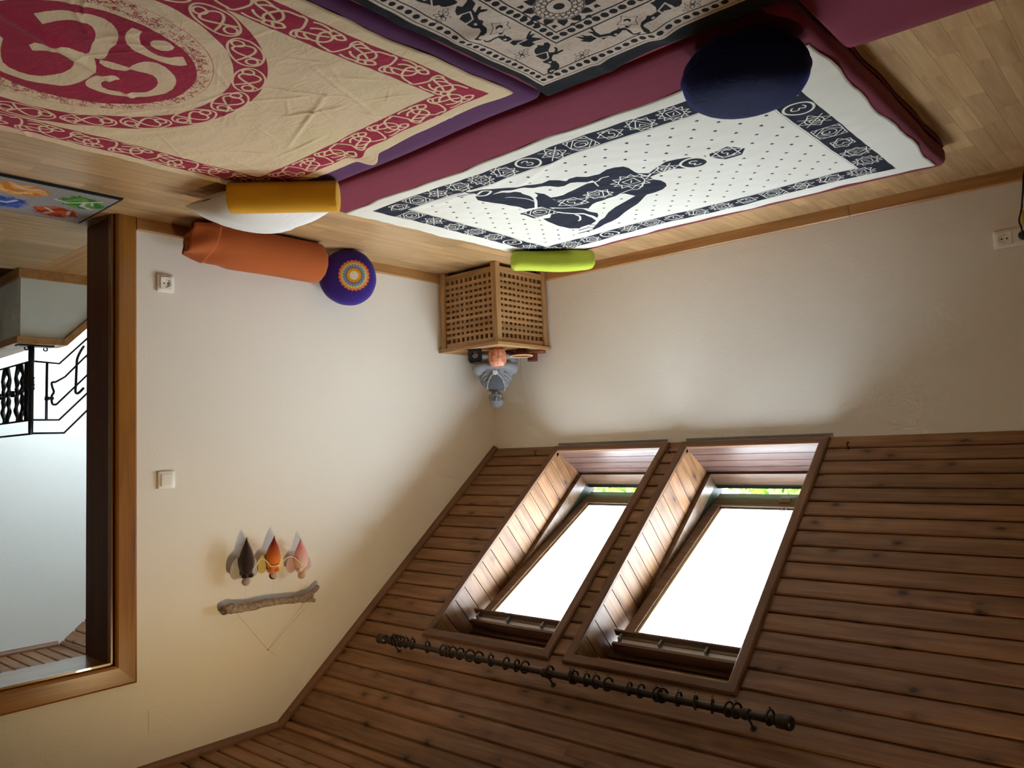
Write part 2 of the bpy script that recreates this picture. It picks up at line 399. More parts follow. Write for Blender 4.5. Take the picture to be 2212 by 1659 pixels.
EL=[([(-2.379,-2.3722),(-2.3877,-2.3666),(-2.384,-2.3508),(-2.3624,-2.3331),(-2.3581,-2.3239),(-2.3688,-2.3165),(-2.3793,-2.326),(-2.3789,-2.333),(-2.3865,-2.3352),(-2.3843,-2.3209),(-2.3753,-2.3132),(-2.3934,-2.3116),(-2.3899,-2.3051),(-2.3679,-2.3038),(-2.3573,-2.3076),(-2.3442,-2.2968),(-2.3375,-2.2825),(-2.3433,-2.2801),(-2.3377,-2.2572),(-2.3275,-2.2421),(-2.3151,-2.2363),(-2.3039,-2.244),(-2.2938,-2.2432),(-2.2897,-2.2361),(-2.2941,-2.2316),(-2.3016,-2.2351),(-2.2976,-2.228),(-2.2891,-2.2253),(-2.2839,-2.2328),(-2.2864,-2.2432),(-2.2969,-2.255),(-2.3102,-2.2598),(-2.319,-2.269),(-2.3187,-2.2803),(-2.3141,-2.2921),(-2.3163,-2.3005),(-2.3277,-2.3031),(-2.3225,-2.3119),(-2.3208,-2.3345),(-2.3295,-2.3394),(-2.3292,-2.3465),(-2.3367,-2.3592),(-2.3458,-2.3666),(-2.3582,-2.3705),(-2.3601,-2.3784),(-2.3677,-2.3675),(-2.3717,-2.3633)],[[(-2.3262,-2.3373),(-2.3409,-2.3346),(-2.3555,-2.33),(-2.3398,-2.3048),(-2.322,-2.3018)]],(-2.3278,-2.2831)),([(-2.3472,-2.6468),(-2.3534,-2.6353),(-2.3764,-2.6438),(-2.3808,-2.6498),(-2.3888,-2.6418),(-2.3839,-2.6233),(-2.3617,-2.6109),(-2.3568,-2.5967),(-2.3793,-2.6094),(-2.3857,-2.6056),(-2.3744,-2.5982),(-2.3899,-2.5854),(-2.3773,-2.5844),(-2.3643,-2.5892),(-2.3511,-2.5831),(-2.3431,-2.5715),(-2.3473,-2.5587),(-2.3353,-2.5507),(-2.3345,-2.534),(-2.3246,-2.5233),(-2.3118,-2.5212),(-2.3041,-2.5259),(-2.2921,-2.5198),(-2.2956,-2.5039),(-2.2878,-2.5088),(-2.2843,-2.5215),(-2.2835,-2.5254),(-2.301,-2.5291),(-2.3173,-2.5366),(-2.3207,-2.545),(-2.3091,-2.5567),(-2.307,-2.5733),(-2.3171,-2.5805),(-2.3097,-2.5822),(-2.3111,-2.6036),(-2.329,-2.6108),(-2.3186,-2.6185),(-2.328,-2.6338)],[[(-2.326,-2.6139),(-2.3513,-2.6077),(-2.3339,-2.5807),(-2.3143,-2.5776)]],(-2.324,-2.562)),([(-2.2918,-2.5016),(-2.2965,-2.5),(-2.2906,-2.4903),(-2.2993,-2.4847),(-2.3145,-2.4879),(-2.3299,-2.4847),(-2.3349,-2.4735),(-2.3415,-2.4791),(-2.3374,-2.4678),(-2.3401,-2.4589),(-2.3362,-2.4442),(-2.3603,-2.4198),(-2.3705,-2.4283),(-2.3892,-2.4401),(-2.3932,-2.4361),(-2.3767,-2.4251),(-2.3872,-2.4237),(-2.389,-2.4188),(-2.3742,-2.4151),(-2.3858,-2.3952),(-2.3925,-2.3872),(-2.3646,-2.3964),(-2.3586,-2.3928),(-2.3637,-2.3845),(-2.3419,-2.3837),(-2.332,-2.3971),(-2.3321,-2.4133),(-2.3186,-2.4172),(-2.3195,-2.4356),(-2.3288,-2.4358),(-2.3159,-2.4489),(-2.3171,-2.4604),(-2.321,-2.4783),(-2.3102,-2.4799),(-2.294,-2.4774),(-2.2843,-2.4853)],[[(-2.3209,-2.4407),(-2.3333,-2.4408),(-2.359,-2.4148),(-2.3311,-2.4175)]],(-2.3242,-2.4564)),([(-2.3041,-2.7416),(-2.2961,-2.7291),(-2.2967,-2.7131),(-2.3029,-2.6964),(-2.3062,-2.6825),(-2.3192,-2.6748),(-2.318,-2.668),(-2.3254,-2.6606),(-2.3383,-2.6557),(-2.351,-2.6535),(-2.3592,-2.6558),(-2.3597,-2.6708),(-2.366,-2.6799)],[[(-2.3079,-2.7122),(-2.3249,-2.7056),(-2.3047,-2.684)]],(-2.3071,-2.7335)),([(-2.6616,-2.351),(-2.6661,-2.3385),(-2.6777,-2.3375),(-2.6829,-2.3481),(-2.7274,-2.3037),(-2.7187,-2.2859),(-2.7081,-2.2777),(-2.6974,-2.2801),(-2.6962,-2.2949),(-2.6885,-2.3108),(-2.6914,-2.278),(-2.6708,-2.2847),(-2.6599,-2.2788),(-2.641,-2.2722),(-2.633,-2.2716),(-2.6203,-2.2757),(-2.6106,-2.2766),(-2.6053,-2.2702),(-2.6089,-2.2487),(-2.6048,-2.2377),(-2.5965,-2.237),(-2.5924,-2.2472),(-2.5998,-2.2758),(-2.6092,-2.2868),(-2.6237,-2.2896),(-2.6326,-2.2978),(-2.6396,-2.2907),(-2.6563,-2.2936),(-2.6651,-2.3125),(-2.6656,-2.3336)],[[(-2.6914,-2.278),(-2.6895,-2.3124),(-2.6607,-2.2948),(-2.6636,-2.2723)]],(-2.6377,-2.2784)),([(-2.5004,-2.346),(-2.5077,-2.3447),(-2.5015,-2.3206),(-2.502,-2.3016),(-2.5219,-2.2908),(-2.5317,-2.2932),(-2.5446,-2.2924),(-2.5582,-2.3028),(-2.5502,-2.2928),(-2.5634,-2.2885),(-2.5683,-2.2715),(-2.564,-2.2483),(-2.5769,-2.2476),(-2.5848,-2.2518),(-2.5841,-2.2465),(-2.5737,-2.2384),(-2.5609,-2.2433),(-2.5595,-2.2621),(-2.5607,-2.2762),(-2.553,-2.2808),(-2.5368,-2.2726),(-2.5229,-2.2679),(-2.5173,-2.2799),(-2.494,-2.2782),(-2.4923,-2.2957),(-2.4645,-2.292),(-2.4475,-2.3156),(-2.4597,-2.3129),(-2.4482,-2.3434),(-2.4679,-2.3203),(-2.4648,-2.3391),(-2.4767,-2.3209),(-2.4919,-2.3149),(-2.4867,-2.3386),(-2.498,-2.3272)],[[(-2.4861,-2.3145),(-2.4897,-2.292),(-2.5144,-2.2797)]],(-2.5303,-2.2761))]
FL=[(-2.2931,-2.6413),(-2.302,-2.3674),(-2.4091,-2.2515),(-2.7325,-2.2614)]
JW=[(-2.3541,-2.5114),(-2.5856,-2.3105)]
YP=[[(-1.4401,-1.6996),(-1.474,-1.6893),(-1.5183,-1.6619),(-1.5738,-1.624),(-1.6291,-1.5983),(-1.6801,-1.5684),(-1.7086,-1.5544),(-1.7473,-1.5596),(-1.7763,-1.5346),(-1.7897,-1.5082),(-1.8149,-1.5224),(-1.8467,-1.5207),(-1.8752,-1.4895),(-1.9,-1.4788),(-1.877,-1.4463),(-1.8416,-1.4429),(-1.8117,-1.4671),(-1.7861,-1.478),(-1.7485,-1.4671),(-1.7251,-1.4752),(-1.7112,-1.5081),(-1.6915,-1.521),(-1.6495,-1.5316),(-1.6268,-1.5656),(-1.5923,-1.5857),(-1.5442,-1.6028),(-1.4935,-1.5943),(-1.453,-1.5921),(-1.4357,-1.6207),(-1.4438,-1.6494)],[(-1.8752,-1.4895),(-1.9226,-1.4784),(-1.9687,-1.4994),(-2.0011,-1.4951),(-2.0288,-1.4774),(-2.0339,-1.452),(-2.0257,-1.3983),(-2.0268,-1.3651),(-2.0388,-1.3277),(-2.0304,-1.2703),(-2.0431,-1.2395),(-2.0412,-1.1984),(-2.0283,-1.1685),(-1.9994,-1.1463),(-1.9497,-1.1365),(-1.9176,-1.1341),(-1.8728,-1.0965),(-1.8211,-1.053),(-1.7613,-1.0144),(-1.7062,-0.9773),(-1.6446,-0.932),(-1.5837,-0.898),(-1.5332,-0.8811),(-1.4908,-0.8609),(-1.4546,-0.8503),(-1.4534,-0.8649),(-1.5191,-0.9174),(-1.5556,-0.9496),(-1.5972,-0.9739),(-1.6582,-1.0314),(-1.7251,-1.0764),(-1.7882,-1.1103),(-1.8385,-1.1346),(-1.8746,-1.1531),(-1.858,-1.2096),(-1.8404,-1.2195),(-1.808,-1.2075),(-1.776,-1.2041),(-1.7396,-1.1949),(-1.7105,-1.197),(-1.6828,-1.1869),(-1.6406,-1.1499),(-1.6205,-1.1293),(-1.6188,-1.1637),(-1.6027,-1.1925),(-1.5389,-1.2642),(-1.5825,-1.3195),(-1.6344,-1.332),(-1.6176,-1.3507),(-1.6174,-1.3902),(-1.6394,-1.3851),(-1.6774,-1.3811),(-1.721,-1.3984),(-1.7724,-1.4142),(-1.8312,-1.4285),(-1.8628,-1.4197)],[(-1.4218,-1.6266),(-1.4438,-1.6117),(-1.4892,-1.5897),(-1.5372,-1.5831),(-1.5681,-1.5581),(-1.5829,-1.514),(-1.5828,-1.4765),(-1.5744,-1.4282),(-1.6047,-1.4522),(-1.614,-1.4888),(-1.6332,-1.4489),(-1.6228,-1.4035),(-1.612,-1.357),(-1.6275,-1.3298),(-1.5854,-1.3164),(-1.5434,-1.2698),(-1.4899,-1.3192),(-1.4398,-1.3327),(-1.4355,-1.3803),(-1.4246,-1.4449),(-1.4094,-1.5029),(-1.3954,-1.5487),(-1.3972,-1.5864)],[(-1.5344,-1.2585),(-1.5969,-1.199),(-1.6116,-1.161),(-1.603,-1.1049),(-1.6165,-1.056),(-1.5972,-1.0208),(-1.5713,-0.9916),(-1.579,-1.0413),(-1.5732,-1.0937),(-1.5479,-1.1335),(-1.5229,-1.173),(-1.5137,-1.2321)],[(-1.4982,-1.2231),(-1.5136,-1.161),(-1.5418,-1.1179),(-1.5623,-1.0787),(-1.5576,-1.0189),(-1.54,-0.9551),(-1.4955,-0.9319),(-1.4504,-0.9329),(-1.4121,-0.9124),(-1.3858,-0.9479),(-1.3754,-1.0114),(-1.3838,-1.0968),(-1.4029,-1.1712),(-1.4338,-1.1596)],[(-1.9428,-1.3527),(-1.9975,-1.3761),(-2.0286,-1.3727),(-2.0547,-1.3442),(-2.0963,-1.3684),(-2.1563,-1.3986),(-2.1978,-1.3907),(-2.2388,-1.3738),(-2.2641,-1.3467),(-2.2739,-1.3088),(-2.2601,-1.2773),(-2.2329,-1.2688),(-2.1873,-1.2795),(-2.1612,-1.2981),(-2.1282,-1.3142),(-2.074,-1.3132),(-2.0356,-1.3038),(-1.9689,-1.2596),(-1.9083,-1.237),(-1.9014,-1.2896)],[(-2.3071,-1.354),(-2.3867,-1.3801),(-2.4233,-1.3159),(-2.3887,-1.2665),(-2.3247,-1.2633),(-2.2985,-1.3278)]]
YW=[([(-1.4934,-1.5221),(-1.5192,-1.4896),(-1.534,-1.4439),(-1.539,-1.3985)],0.006),([(-1.5802,-1.517),(-1.5773,-1.4636),(-1.5518,-1.4042),(-1.4871,-1.3224)],0.012),([(-1.5386,-1.11),(-1.5321,-1.0713),(-1.5052,-1.031),(-1.4861,-1.0166)],0.009),([(-1.9332,-1.4345),(-1.9052,-1.4404),(-1.8808,-1.4253),(-1.858,-1.4163),(-1.8433,-1.3718)],0.006),([(-1.8404,-1.2195),(-1.9028,-1.2345),(-1.9316,-1.2209),(-1.9874,-1.266)],0.006),([(-1.5389,-1.2642),(-1.5969,-1.199),(-1.6145,-1.1578),(-1.6321,-1.138)],0.008),([(-2.0237,-1.3603),(-2.0327,-1.3178),(-2.0556,-1.3338)],0.008),([(-1.4461,-1.6374),(-1.4894,-1.6541),(-1.5107,-1.6306),(-1.466,-1.606),(-1.4357,-1.6207)],0.01)]
YLIMB=[([(-1.3987,-1.7085),(-1.4417,-1.7068),(-1.4597,-1.6688)],0.007),([(-1.3791,-1.6835),(-1.4227,-1.682),(-1.4484,-1.6628)],0.007),([(-1.371,-1.664),(-1.4122,-1.6657),(-1.4371,-1.6568)],0.006),([(-1.4339,-0.9262),(-1.4811,-0.9358),(-1.5075,-0.8929)],0.008),([(-1.3963,-0.891),(-1.4477,-0.8974),(-1.4895,-0.8753)],0.008),([(-1.3718,-0.8657),(-1.4134,-0.858),(-1.4629,-0.8539)],0.007)]
YG=[(-1.4522,-1.2528),(-1.649,-1.2757),(-1.7819,-1.2843),(-1.9588,-1.3146),(-2.1207,-1.3347),(-2.2264,-1.3137),(-2.3594,-1.3242)]
DOLL=[[(-1.8685,1.6822),(-1.8657,1.6314),(-1.8637,1.4814)],[(-1.7224,1.6741),(-1.7265,1.6432),(-1.7148,1.4901)],[(-1.5606,1.6958),(-1.5648,1.6576),(-1.5671,1.5233)]]
DRIFT=[(-1.9711,1.8059),(-1.9437,1.8012),(-1.9011,1.8068),(-1.8314,1.8113),(-1.7596,1.808),(-1.6858,1.8106),(-1.6099,1.8175),(-1.5515,1.8212),(-1.5117,1.8132),(-1.4811,1.7971),(-1.4501,1.7767)]
DRIFT2=[(-1.5418,1.8291),(-1.5021,1.8337),(-1.4695,1.8435)]
STR=[(-1.9159,1.8335),(-1.7212,2.0424),(-1.4837,1.8515),(-1.7121,2.0464),(-1.6661,2.0869)]
GAR=[[(-1.8532,1.6317),(-1.833,1.6029),(-1.806,1.5827),(-1.7792,1.5983),(-1.7569,1.6254),(-1.7294,1.6272),(-1.7062,1.6263)],[(-1.7062,1.6263),(-1.6778,1.6037),(-1.6444,1.5937),(-1.6112,1.6125),(-1.5779,1.646)]]
RING=[-0.4444,-0.4688,-0.4965,-0.534,-0.5812,-0.6893,-0.7966,-0.8244,-0.8579,-0.9089,-0.9707,-1.0254,-1.1012,-1.191,-1.2519,-1.2985,-1.4334,-1.5429,-1.5584,-1.62,-1.6665,-1.7228,-1.8213,-1.8715,-1.9423,-1.9639,-2.0319,-2.1001,-2.1662,-2.2282,-2.2574,-2.3764]
RODE=[-0.3416,-2.4383,-1.4091,-2.2915,-0.4242]
# ================================================================ STRUCTURE
DY1, DY2, DZ = -2.446, -3.28, 1.951         # clear door opening
GT = 0.30                                   # gable wall thickness
HX = 2.935                                  # far gable of the hall
def struct(o): return tag(o, kind='structure')

# ---- floor: subfloor slab + oak staves laid along y
floor = struct(MB().box(XB - .2, 1.36, YB - .2, .25, -.16, -.014).build('floor', M_DARK))
SW = 0.066
def stave_mesh(L):
    return MB().box(0, L - .0006, 0, SW - .0006, -.014, 0).mesh('stave', M_PARQ)
LENS = [.26, .32, .38, .45]
SMESH = [stave_mesh(L) for L in LENS]
MATS_UNDER = [(-2.86, -.90, -2.09, -.55), (-2.85, -.90, -4.1, -2.1), (-3.6, -2.85, -3.8, -1.77)]
def frame_uv(P):
    q = Vector(P) - CAM_C; z = q.dot(_f)
    if z < .1: return None
    return 2212 - (q.dot(_r2) / z * 1700.27 + 1106), 1659 - (q.dot(_d2) / z * 1700.27 + 829.5)
cand = []; rest = []
MR = Matrix.Rotation(PI / 2, 4, 'Z')
x = XB; row = 0
while x < 1.33:
    hallrow = x > .262
    y = YB - RNG.random() * .4
    yend = 0.02
    if hallrow:
        seq = []; yt = -2.336
        while yt > YB:
            li = int(RNG.integers(0, 4)) if seq else int(row % 4)
            yt -= LENS[li]; seq.append((li, yt))
        for li, y in seq:
            cx, cy = x + SW / 2, y + LENS[li] / 2; uv = frame_uv((cx, cy, 0))
            vis = uv is not None and -60 < uv[0] < 250 and 440 < uv[1] < 620
            (cand if vis else rest).append((li, x, y, (Vector((cx, cy, 0)) - CAM_C).length))
        x += SW; row += 1; continue
    while y < yend:
        li = int(RNG.integers(0, 4)); L = LENS[li]
        cx, cy = x + SW / 2, y + L / 2
        hidden = any(a < cx < b and c < cy < d for a, b, c, d in MATS_UNDER)
        wallz = (0.0 < cx < .30) and not (DY2 < cy < DY1)
        if not (x > .28 and y + L / 2 > -2.335):
            uv = None if hidden or wallz else frame_uv((cx, cy, 0))
            vis = uv is not None and -60 < uv[0] < 2270 and -60 < uv[1] < 620
            if vis and cx > .3 and cy > -2.05: vis = False
            if vis and cx < .3 and cx > 0 and not (DY2 < cy < DY1): vis = False
            (cand if vis else rest).append((li, x, y, (Vector((cx, cy, 0)) - CAM_C).length))
        y += L
    x += SW; row += 1
cand.sort(key=lambda q: q[3])
rest += cand[300:]; cand = cand[:300]
for li, x, y, _ in cand:
    link('stave', SMESH[li], floor, Matrix.Translation((x + SW, y, 0)) @ MR)
fm = MB(); tones = []
for li, x, y, _ in rest:
    fm.box(x, x + SW - .0006, y, y + LENS[li] - .0006, -.014, 0); tones += [RNG.random()] * 6
fo = fm.build('stave_field', M_PARQ_FAR, floor); tag(fo, kind='stuff')
a = fo.data.attributes.new('tone', 'FLOAT', 'FACE'); a.data.foreach_set('value', np.array(tones, dtype=np.float32))
# landing beside the stairs: boards laid across, along x
for k in range(14):
    y0 = -2.335 + k * .085
    MB().prism([(0, -.014), (.0842, -.014), (.0842, 0), (0, 0)], .302, 1.33).build('board', M_BASE, floor, M=Matrix.Translation((0, y0, 0)))

# ---- walls
def gable_poly(door=True):
    p = [(0, 0), (0, H1), (YK, H2), (YB - YK, H2), (YB, H1), (YB, 0)]
    if door: p += [(DY2 - .02, 0), (DY2 - .02, DZ + .02), (DY1 + .02, DZ + .02), (DY1 + .02, 0)]
    return p
wall_gable = struct(MB().prism(gable_poly(), 0, GT).build('wall_gable', M_PLASTER))
wall_knee = struct(MB().box(XB, HX + .1, 0, .25, -.1, H1 + .02).build('wall_knee', M_PLASTER))
wall_back = struct(MB().prism(gable_poly(False), XB - .2, XB).build('wall_back', M_PLASTER))
wall_far = struct(MB().box(XB, GT, YB - .25, YB, -.1, H1).build('wall_far', M_PLASTER))
# ---- baseboards
BBT = .015
def bb(name, poly3, M=None):
    return struct(MB().box(*poly3).build(name, M_BASE, bevel=.004))
HB = .058
def bb_obj(name, L, M):
    m = MB().prism([(0, 0), (BBT, 0), (BBT, HB - .006), (BBT - .006, HB), (0, HB)], 0, L)
    return struct(m.build(name, M_BASE, M=M))
# local x along run, local y out of the wall
bb_obj('baseboard_knee', 2.35, Matrix(((-1, 0, 0, 0), (0, -1, 0, 0), (0, 0, 1, 0), (0, 0, 0, 1))))
bb_obj('baseboard_knee', -XB - 2.352, Matrix(((-1, 0, 0, -2.352), (0, -1, 0, 0), (0, 0, 1, 0), (0, 0, 0, 1))))
bb_obj('baseboard_gable', 2.354, Matrix(((0, -1, 0, 0), (-1, 0, 0, 0), (0, 0, 1, 0), (0, 0, 0, 1))))
bb_obj('baseboard_gable', 2.6, Matrix(((0, -1, 0, 0), (-1, 0, 0, -3.40), (0, 0, 1, 0), (0, 0, 0, 1))))

# ---- ceilings
PT = .016
PITCH_B = .0905
def plank_poly(W, g=.010, c=.0045, T=PT):
    return [(0, 0), (W, 0), (W, .35 * T), (W - g, .35 * T), (W - g, T - c), (W - g - c, T), (c, T), (0, T - c)]
def plank(name, parent, M, L, W, mat=M_PINE, g=.010):
    return MB().prism(plank_poly(W, g), 0, L).build(name, mat, parent, M=M)

# openings (outer reach of the lining) in slope coordinates
WINS = [(-1.275, -.555), (-2.148, -1.44)]
HOLE_S = (-.05, 1.50)
HALLW = (.33, 1.02, -2.32, -1.72)      # added rooflight in the flat hall ceiling: x0, x1, y0, y1
def roof_slab():
    m = MB()
    xs = [XB - .2, -2.175, -1.415, -1.30, -.53, GT, HX + .2]
    ss = [-.32, -.05, 1.46, 2.14, 3.0]
    for i in range(len(xs) - 1):
        for j in range(len(ss) - 1):
            cx, cs = (xs[i] + xs[i + 1]) / 2, (ss[j] + ss[j + 1]) / 2
            if -.05 < cs < 1.46 and (-2.175 < cx < -1.415 or -1.30 < cx < -.53): continue
            if cx > GT and cs > 2.14: continue
            m.box(xs[i], xs[i + 1], ss[j], ss[j + 1], -.33, -PT)
    return m
slope = struct(roof_slab().build('ceiling_slope', M_DARK, M=MS))
RAILS = M_PINE
nrow = int(SMAX / PITCH_B) + 1
for i in range(nrow):
    s0 = i * PITCH_B; s1 = min(SMAX, s0 + PITCH_B)
    segs = [(XB, 0.0)]
    if 1 <= i <= 15:
        segs = [(XB, WINS[1][0] - .012), (WINS[1][1] + .012, WINS[0][0] - .012), (WINS[0][1] + .012, 0.0)]
    elif i == 20: segs = [(XB, -1.62), (-1.62, 0)]
    elif i == 17: segs = [(XB, -3.0), (-3.0, 0)]
    for (a, b) in segs:
        if i == 0:
            W = PITCH_B
            for (p, q, w) in [(XB, WINS[1][0], W), (WINS[1][0], WINS[1][1], .05), (WINS[1][1], WINS[0][0], W), (WINS[0][0], WINS[0][1], .05), (WINS[0][1], 0, W)]:
                plank('plank', slope, Matrix.Translation((p, s0, -PT)), q - p, w)
        else:
            plank('plank', slope, Matrix.Translation((a, s0, -PT)), b - a - .0008, s1 - s0)
cm = MB().box(XB - .2, GT, YB - YK - .1, YK + .02, H2 + PT, H2 + .2)
cm.box(GT, HALLW[0], YB - YK - .1, YK + .02, H2 + PT, H2 + .2).box(HALLW[1], HX + .2, YB - YK - .1, YK + .02, H2 + PT, H2 + .2)
cm.box(HALLW[0], HALLW[1], YB - YK - .1, HALLW[2], H2 + PT, H2 + .2).box(HALLW[0], HALLW[1], HALLW[3], YK + .02, H2 + PT, H2 + .2)
ceil = struct(cm.build('ceiling', M_DARK))
MF = Matrix(((1, 0, 0, 0), (0, -1, 0, YK), (0, 0, -1, H2 + PT), (0, 0, 0, 1)))
yy = 0.0; PW = .0855
while yy < (YK - (YB - YK)) - .01:
    w = min(PW, (YK - (YB - YK)) - yy)
    if yy < 1.2: plank('plank', ceil, MF @ Matrix.Translation((XB, yy, 0)), -XB, w)
    yy += PW
MB().box(XB, 0, YB - YK, YK - 1.24, H2, H2 + PT).build('panelling', M_PINE, ceil)
# far slope behind the camera
slope_far = struct(MB().box(XB - .2, GT, -.1, SMAX + .1, -.2, 0).build('ceiling_slope_far', M_PINE,
                   M=Matrix(((1, 0, 0, 0), (0, CT, ST, YB), (0, ST, -CT, H1), (0, 0, 0, 1)))))

# moulding where the ceiling meets the gable wall
def moulding(parent, L, M):
    return MB().prism([(0, 0), (.026, 0), (.026, .012), (.014, .028), (0, .032)], 0, L).build('moulding', M_PINE_TRIM, parent, M=M)
trim_1 = struct(empty('trim_1'))
e_s = Vector((0, -CT, ST)); n_in = Vector((0, -ST, -CT))
def basis(X, Y, Z, o): return Matrix(((X[0], Y[0], Z[0], o[0]), (X[1], Y[1], Z[1], o[1]), (X[2], Y[2], Z[2], o[2]), (0, 0, 0, 1)))
moulding(trim_1, SMAX - .09, basis(e_s, Vector((-1, 0, 0)), n_in, Vector((0, 0, H1)) + e_s * .012))
moulding(trim_1, .085, basis(e_s, Vector((-1, 0, 0)), n_in, Vector((0, 0, H1)) + e_s * (SMAX - .076)))
moulding(trim_1, 3.0, basis(Vector((0, -1, 0)), Vector((-1, 0, 0)), Vector((0, 0, -1)), Vector((0, YK - .006, H2))))
# grey filler lines along the wall under the two windows
for k, (a, b) in enumerate(((-2.20, -1.41), (-1.295, -.525))):
    o = struct(MB().box(a, b, -.0025, .002, H1 - .017, H1 - .003).build('trim_%d' % (k + 2), M_GREY))

# ---- door casing and lining
door_1 = struct(empty('door_1', (0, DY1, 0)))
CW = .09; CTK = .02
yo = DY1 + CW; zo = DZ + CW
def part(mb, name, mat, parent, **kw): return mb.build(name, mat, parent, world=True, **kw)
def casing_mesh(L, flip=False):
    # length along x, width along y (0 = opening side), proud of the wall along z
    return [(0, 0), (CW, 0), (CW, .012), (CW - .008, CTK - .003), (.012, CTK), (.004, CTK - .004), (0, .010)]
Mv = basis(Vector((0, 0, 1)), Vector((0, 1, 0)), Vector((-1, 0, 0)), Vector((0, DY1, 0)))
inv = WM[door_1.name].inverted()
def mitre(L, W, prof, M, name, mit0, mit1):
    m = MB(); n = len(prof)
    V = [(p[0] * mit0, p[0], p[1]) for p in prof] + [(L + p[0] * mit1, p[0], p[1]) for p in prof]
    F = [tuple(range(n - 1, -1, -1)), tuple(range(n, 2 * n))] + [(i, (i + 1) % n, n + (i + 1) % n, n + i) for i in range(n)]
    m.add(V, F); return m.build(name, M_DOOR, door_1, M=inv @ M)
mitre(DZ, CW, casing_mesh(0), Mv, 'casing', 0, 1)
mitre(DY1 - DY2, CW, casing_mesh(0), basis(Vector((0, -1, 0)), Vector((0, 0, 1)), Vector((-1, 0, 0)), Vector((0, DY1, DZ))), 'casing', -1, 1)
mitre(DZ, CW, casing_mesh(0), basis(Vector((0, 0, 1)), Vector((0, -1, 0)), Vector((-1, 0, 0)), Vector((0, DY2, 0))), 'casing', 0, 1)
# lining boards (local x = grain)
MB().prism([(0, 0), (.31, 0), (.31, .022), (0, .022)], 0, DZ + .02).build('jamb', M_JAMB, door_1, M=inv @ basis(Vector((0, 0, 1)), Vector((1, 0, 0)), Vector((0, 1, 0)), Vector((-.006, DY1, 0))))
MB().prism([(0, 0), (.31, 0), (.31, .022), (0, .022)], 0, DZ + .02).build('jamb', M_JAMB, door_1, M=inv @ basis(Vector((0, 0, 1)), Vector((1, 0, 0)), Vector((0, -1, 0)), Vector((-.006, DY2, 0))))
MB().prism([(0, 0), (.31, 0), (.31, .022), (0, .022)], 0, DY1 - DY2).build('head_jamb', M_DOOR, door_1, M=inv @ basis(Vector((0, 1, 0)), Vector((1, 0, 0)), Vector((0, 0, 1)), Vector((-.006, DY2, DZ))))
# rebate strip on the jamb
MB().prism([(0, 0), (.03, 0), (.03, .012), (0, .012)], 0, DZ).build('stop', M_DOOR, door_1, M=inv @ basis(Vector((0, 0, 1)), Vector((1, 0, 0)), Vector((0, -1, 0)), Vector((.004, DY1, 0))))
MB().prism([(0, 0), (.03, 0), (.03, .012), (0, .012)], 0, DY1 - DY2).build('stop', M_DOOR, door_1, M=inv @ basis(Vector((0, 1, 0)), Vector((1, 0, 0)), Vector((0, 0, -1)), Vector((.004, DY2, DZ))))

# ---- hall beyond the door
wall_hall_far = struct(MB().box(HX, HX + .2, -4.4, .2, -1.7, 3.2).build('wall_hall_far', M_PLASTER_H))
wall_hall_side = struct(MB().box(GT, HX, -4.6, -4.4, -1.7, 3.2).build('wall_hall_side', M_PLASTER_H))
wall_hall_knee = struct(MB().box(GT, HX, -.02, 0, -1.7, H1).build('wall_hall_knee', M_PLASTER_H))
floor_well = struct(MB().box(1.2, HX + .1, -4.6, .2, -1.9, -1.7).build('floor_stairwell', M_PARQ_FAR))
floor_hall = struct(MB().box(1.345, HX, -4.4, -2.41, -.16, -.004).build('floor_hall', M_JAMB))
for i in range(17, nrow):
    s0 = i * PITCH_B; s1 = min(SMAX, s0 + PITCH_B)
    plank('plank', slope, Matrix.Translation((GT + .002, s0, -PT)), HX - GT, s1 - s0)
yy = 0.0
while yy < 1.6:
    plank('plank', ceil, MF @ Matrix.Translation((HALLW[1] + .02, yy, 0)), HX - HALLW[1] - .02, PW); yy += PW
trim_4 = struct(empty('trim_4'))
moulding(trim_4, 2.4, basis(Vector((0, -1, 0)), Vector((-1, 0, 0)), Vector((0, 0, -1)), Vector((HX, YK, H2))))
# half wall round the stairs
HWX, HWY, HWZ = 1.33, -2.41, .385
SLP = 1.02
front = [(HWY, -.16), (HWY, HWZ), (-2.195, HWZ), (-2.195 + (HWZ + 1.5) / SLP, -1.5), (-2.195 + (HWZ + 1.34) / SLP - .25, -1.5), (-1.9, -.16)]
wall_stair = struct(MB().prism(front, HWX, HWX + .12).build('wall_stair', M_PLASTER_H))
wall_stair_side = struct(MB().box(HWX + .12, HX, HWY, HWY + .11, -.16, HWZ).build('wall_stair_side', M_PLASTER_H))
MB().box(HWX - .014, HWX, HWY - .014, -1.75, 0, .055).build('baseboard_board', M_BASE, wall_stair)
MB().box(HWX, HX, HWY - .014, HWY, 0, .055).build('baseboard_board', M_BASE, wall_stair_side)
capx = (HWX - .015, HWX + .135)
MB().box(capx[0], capx[1], HWY - .02, -2.19, HWZ, HWZ + .036).build('cap', M_BASE, wall_stair)
cp = [(-2.19, HWZ), (-2.19, HWZ + .036), (-2.175, HWZ + .036), (-2.175 + 1.7 / SLP, HWZ + .036 - 1.7), (-2.20 + 1.7 / SLP, HWZ - 1.7)]
MB().prism(cp, capx[0], capx[1]).build('cap', M_BASE, wall_stair)
MB().box(capx[1], HX, HWY - .02, HWY + .125, HWZ, HWZ + .036).build('cap', M_BASE, wall_stair_side)

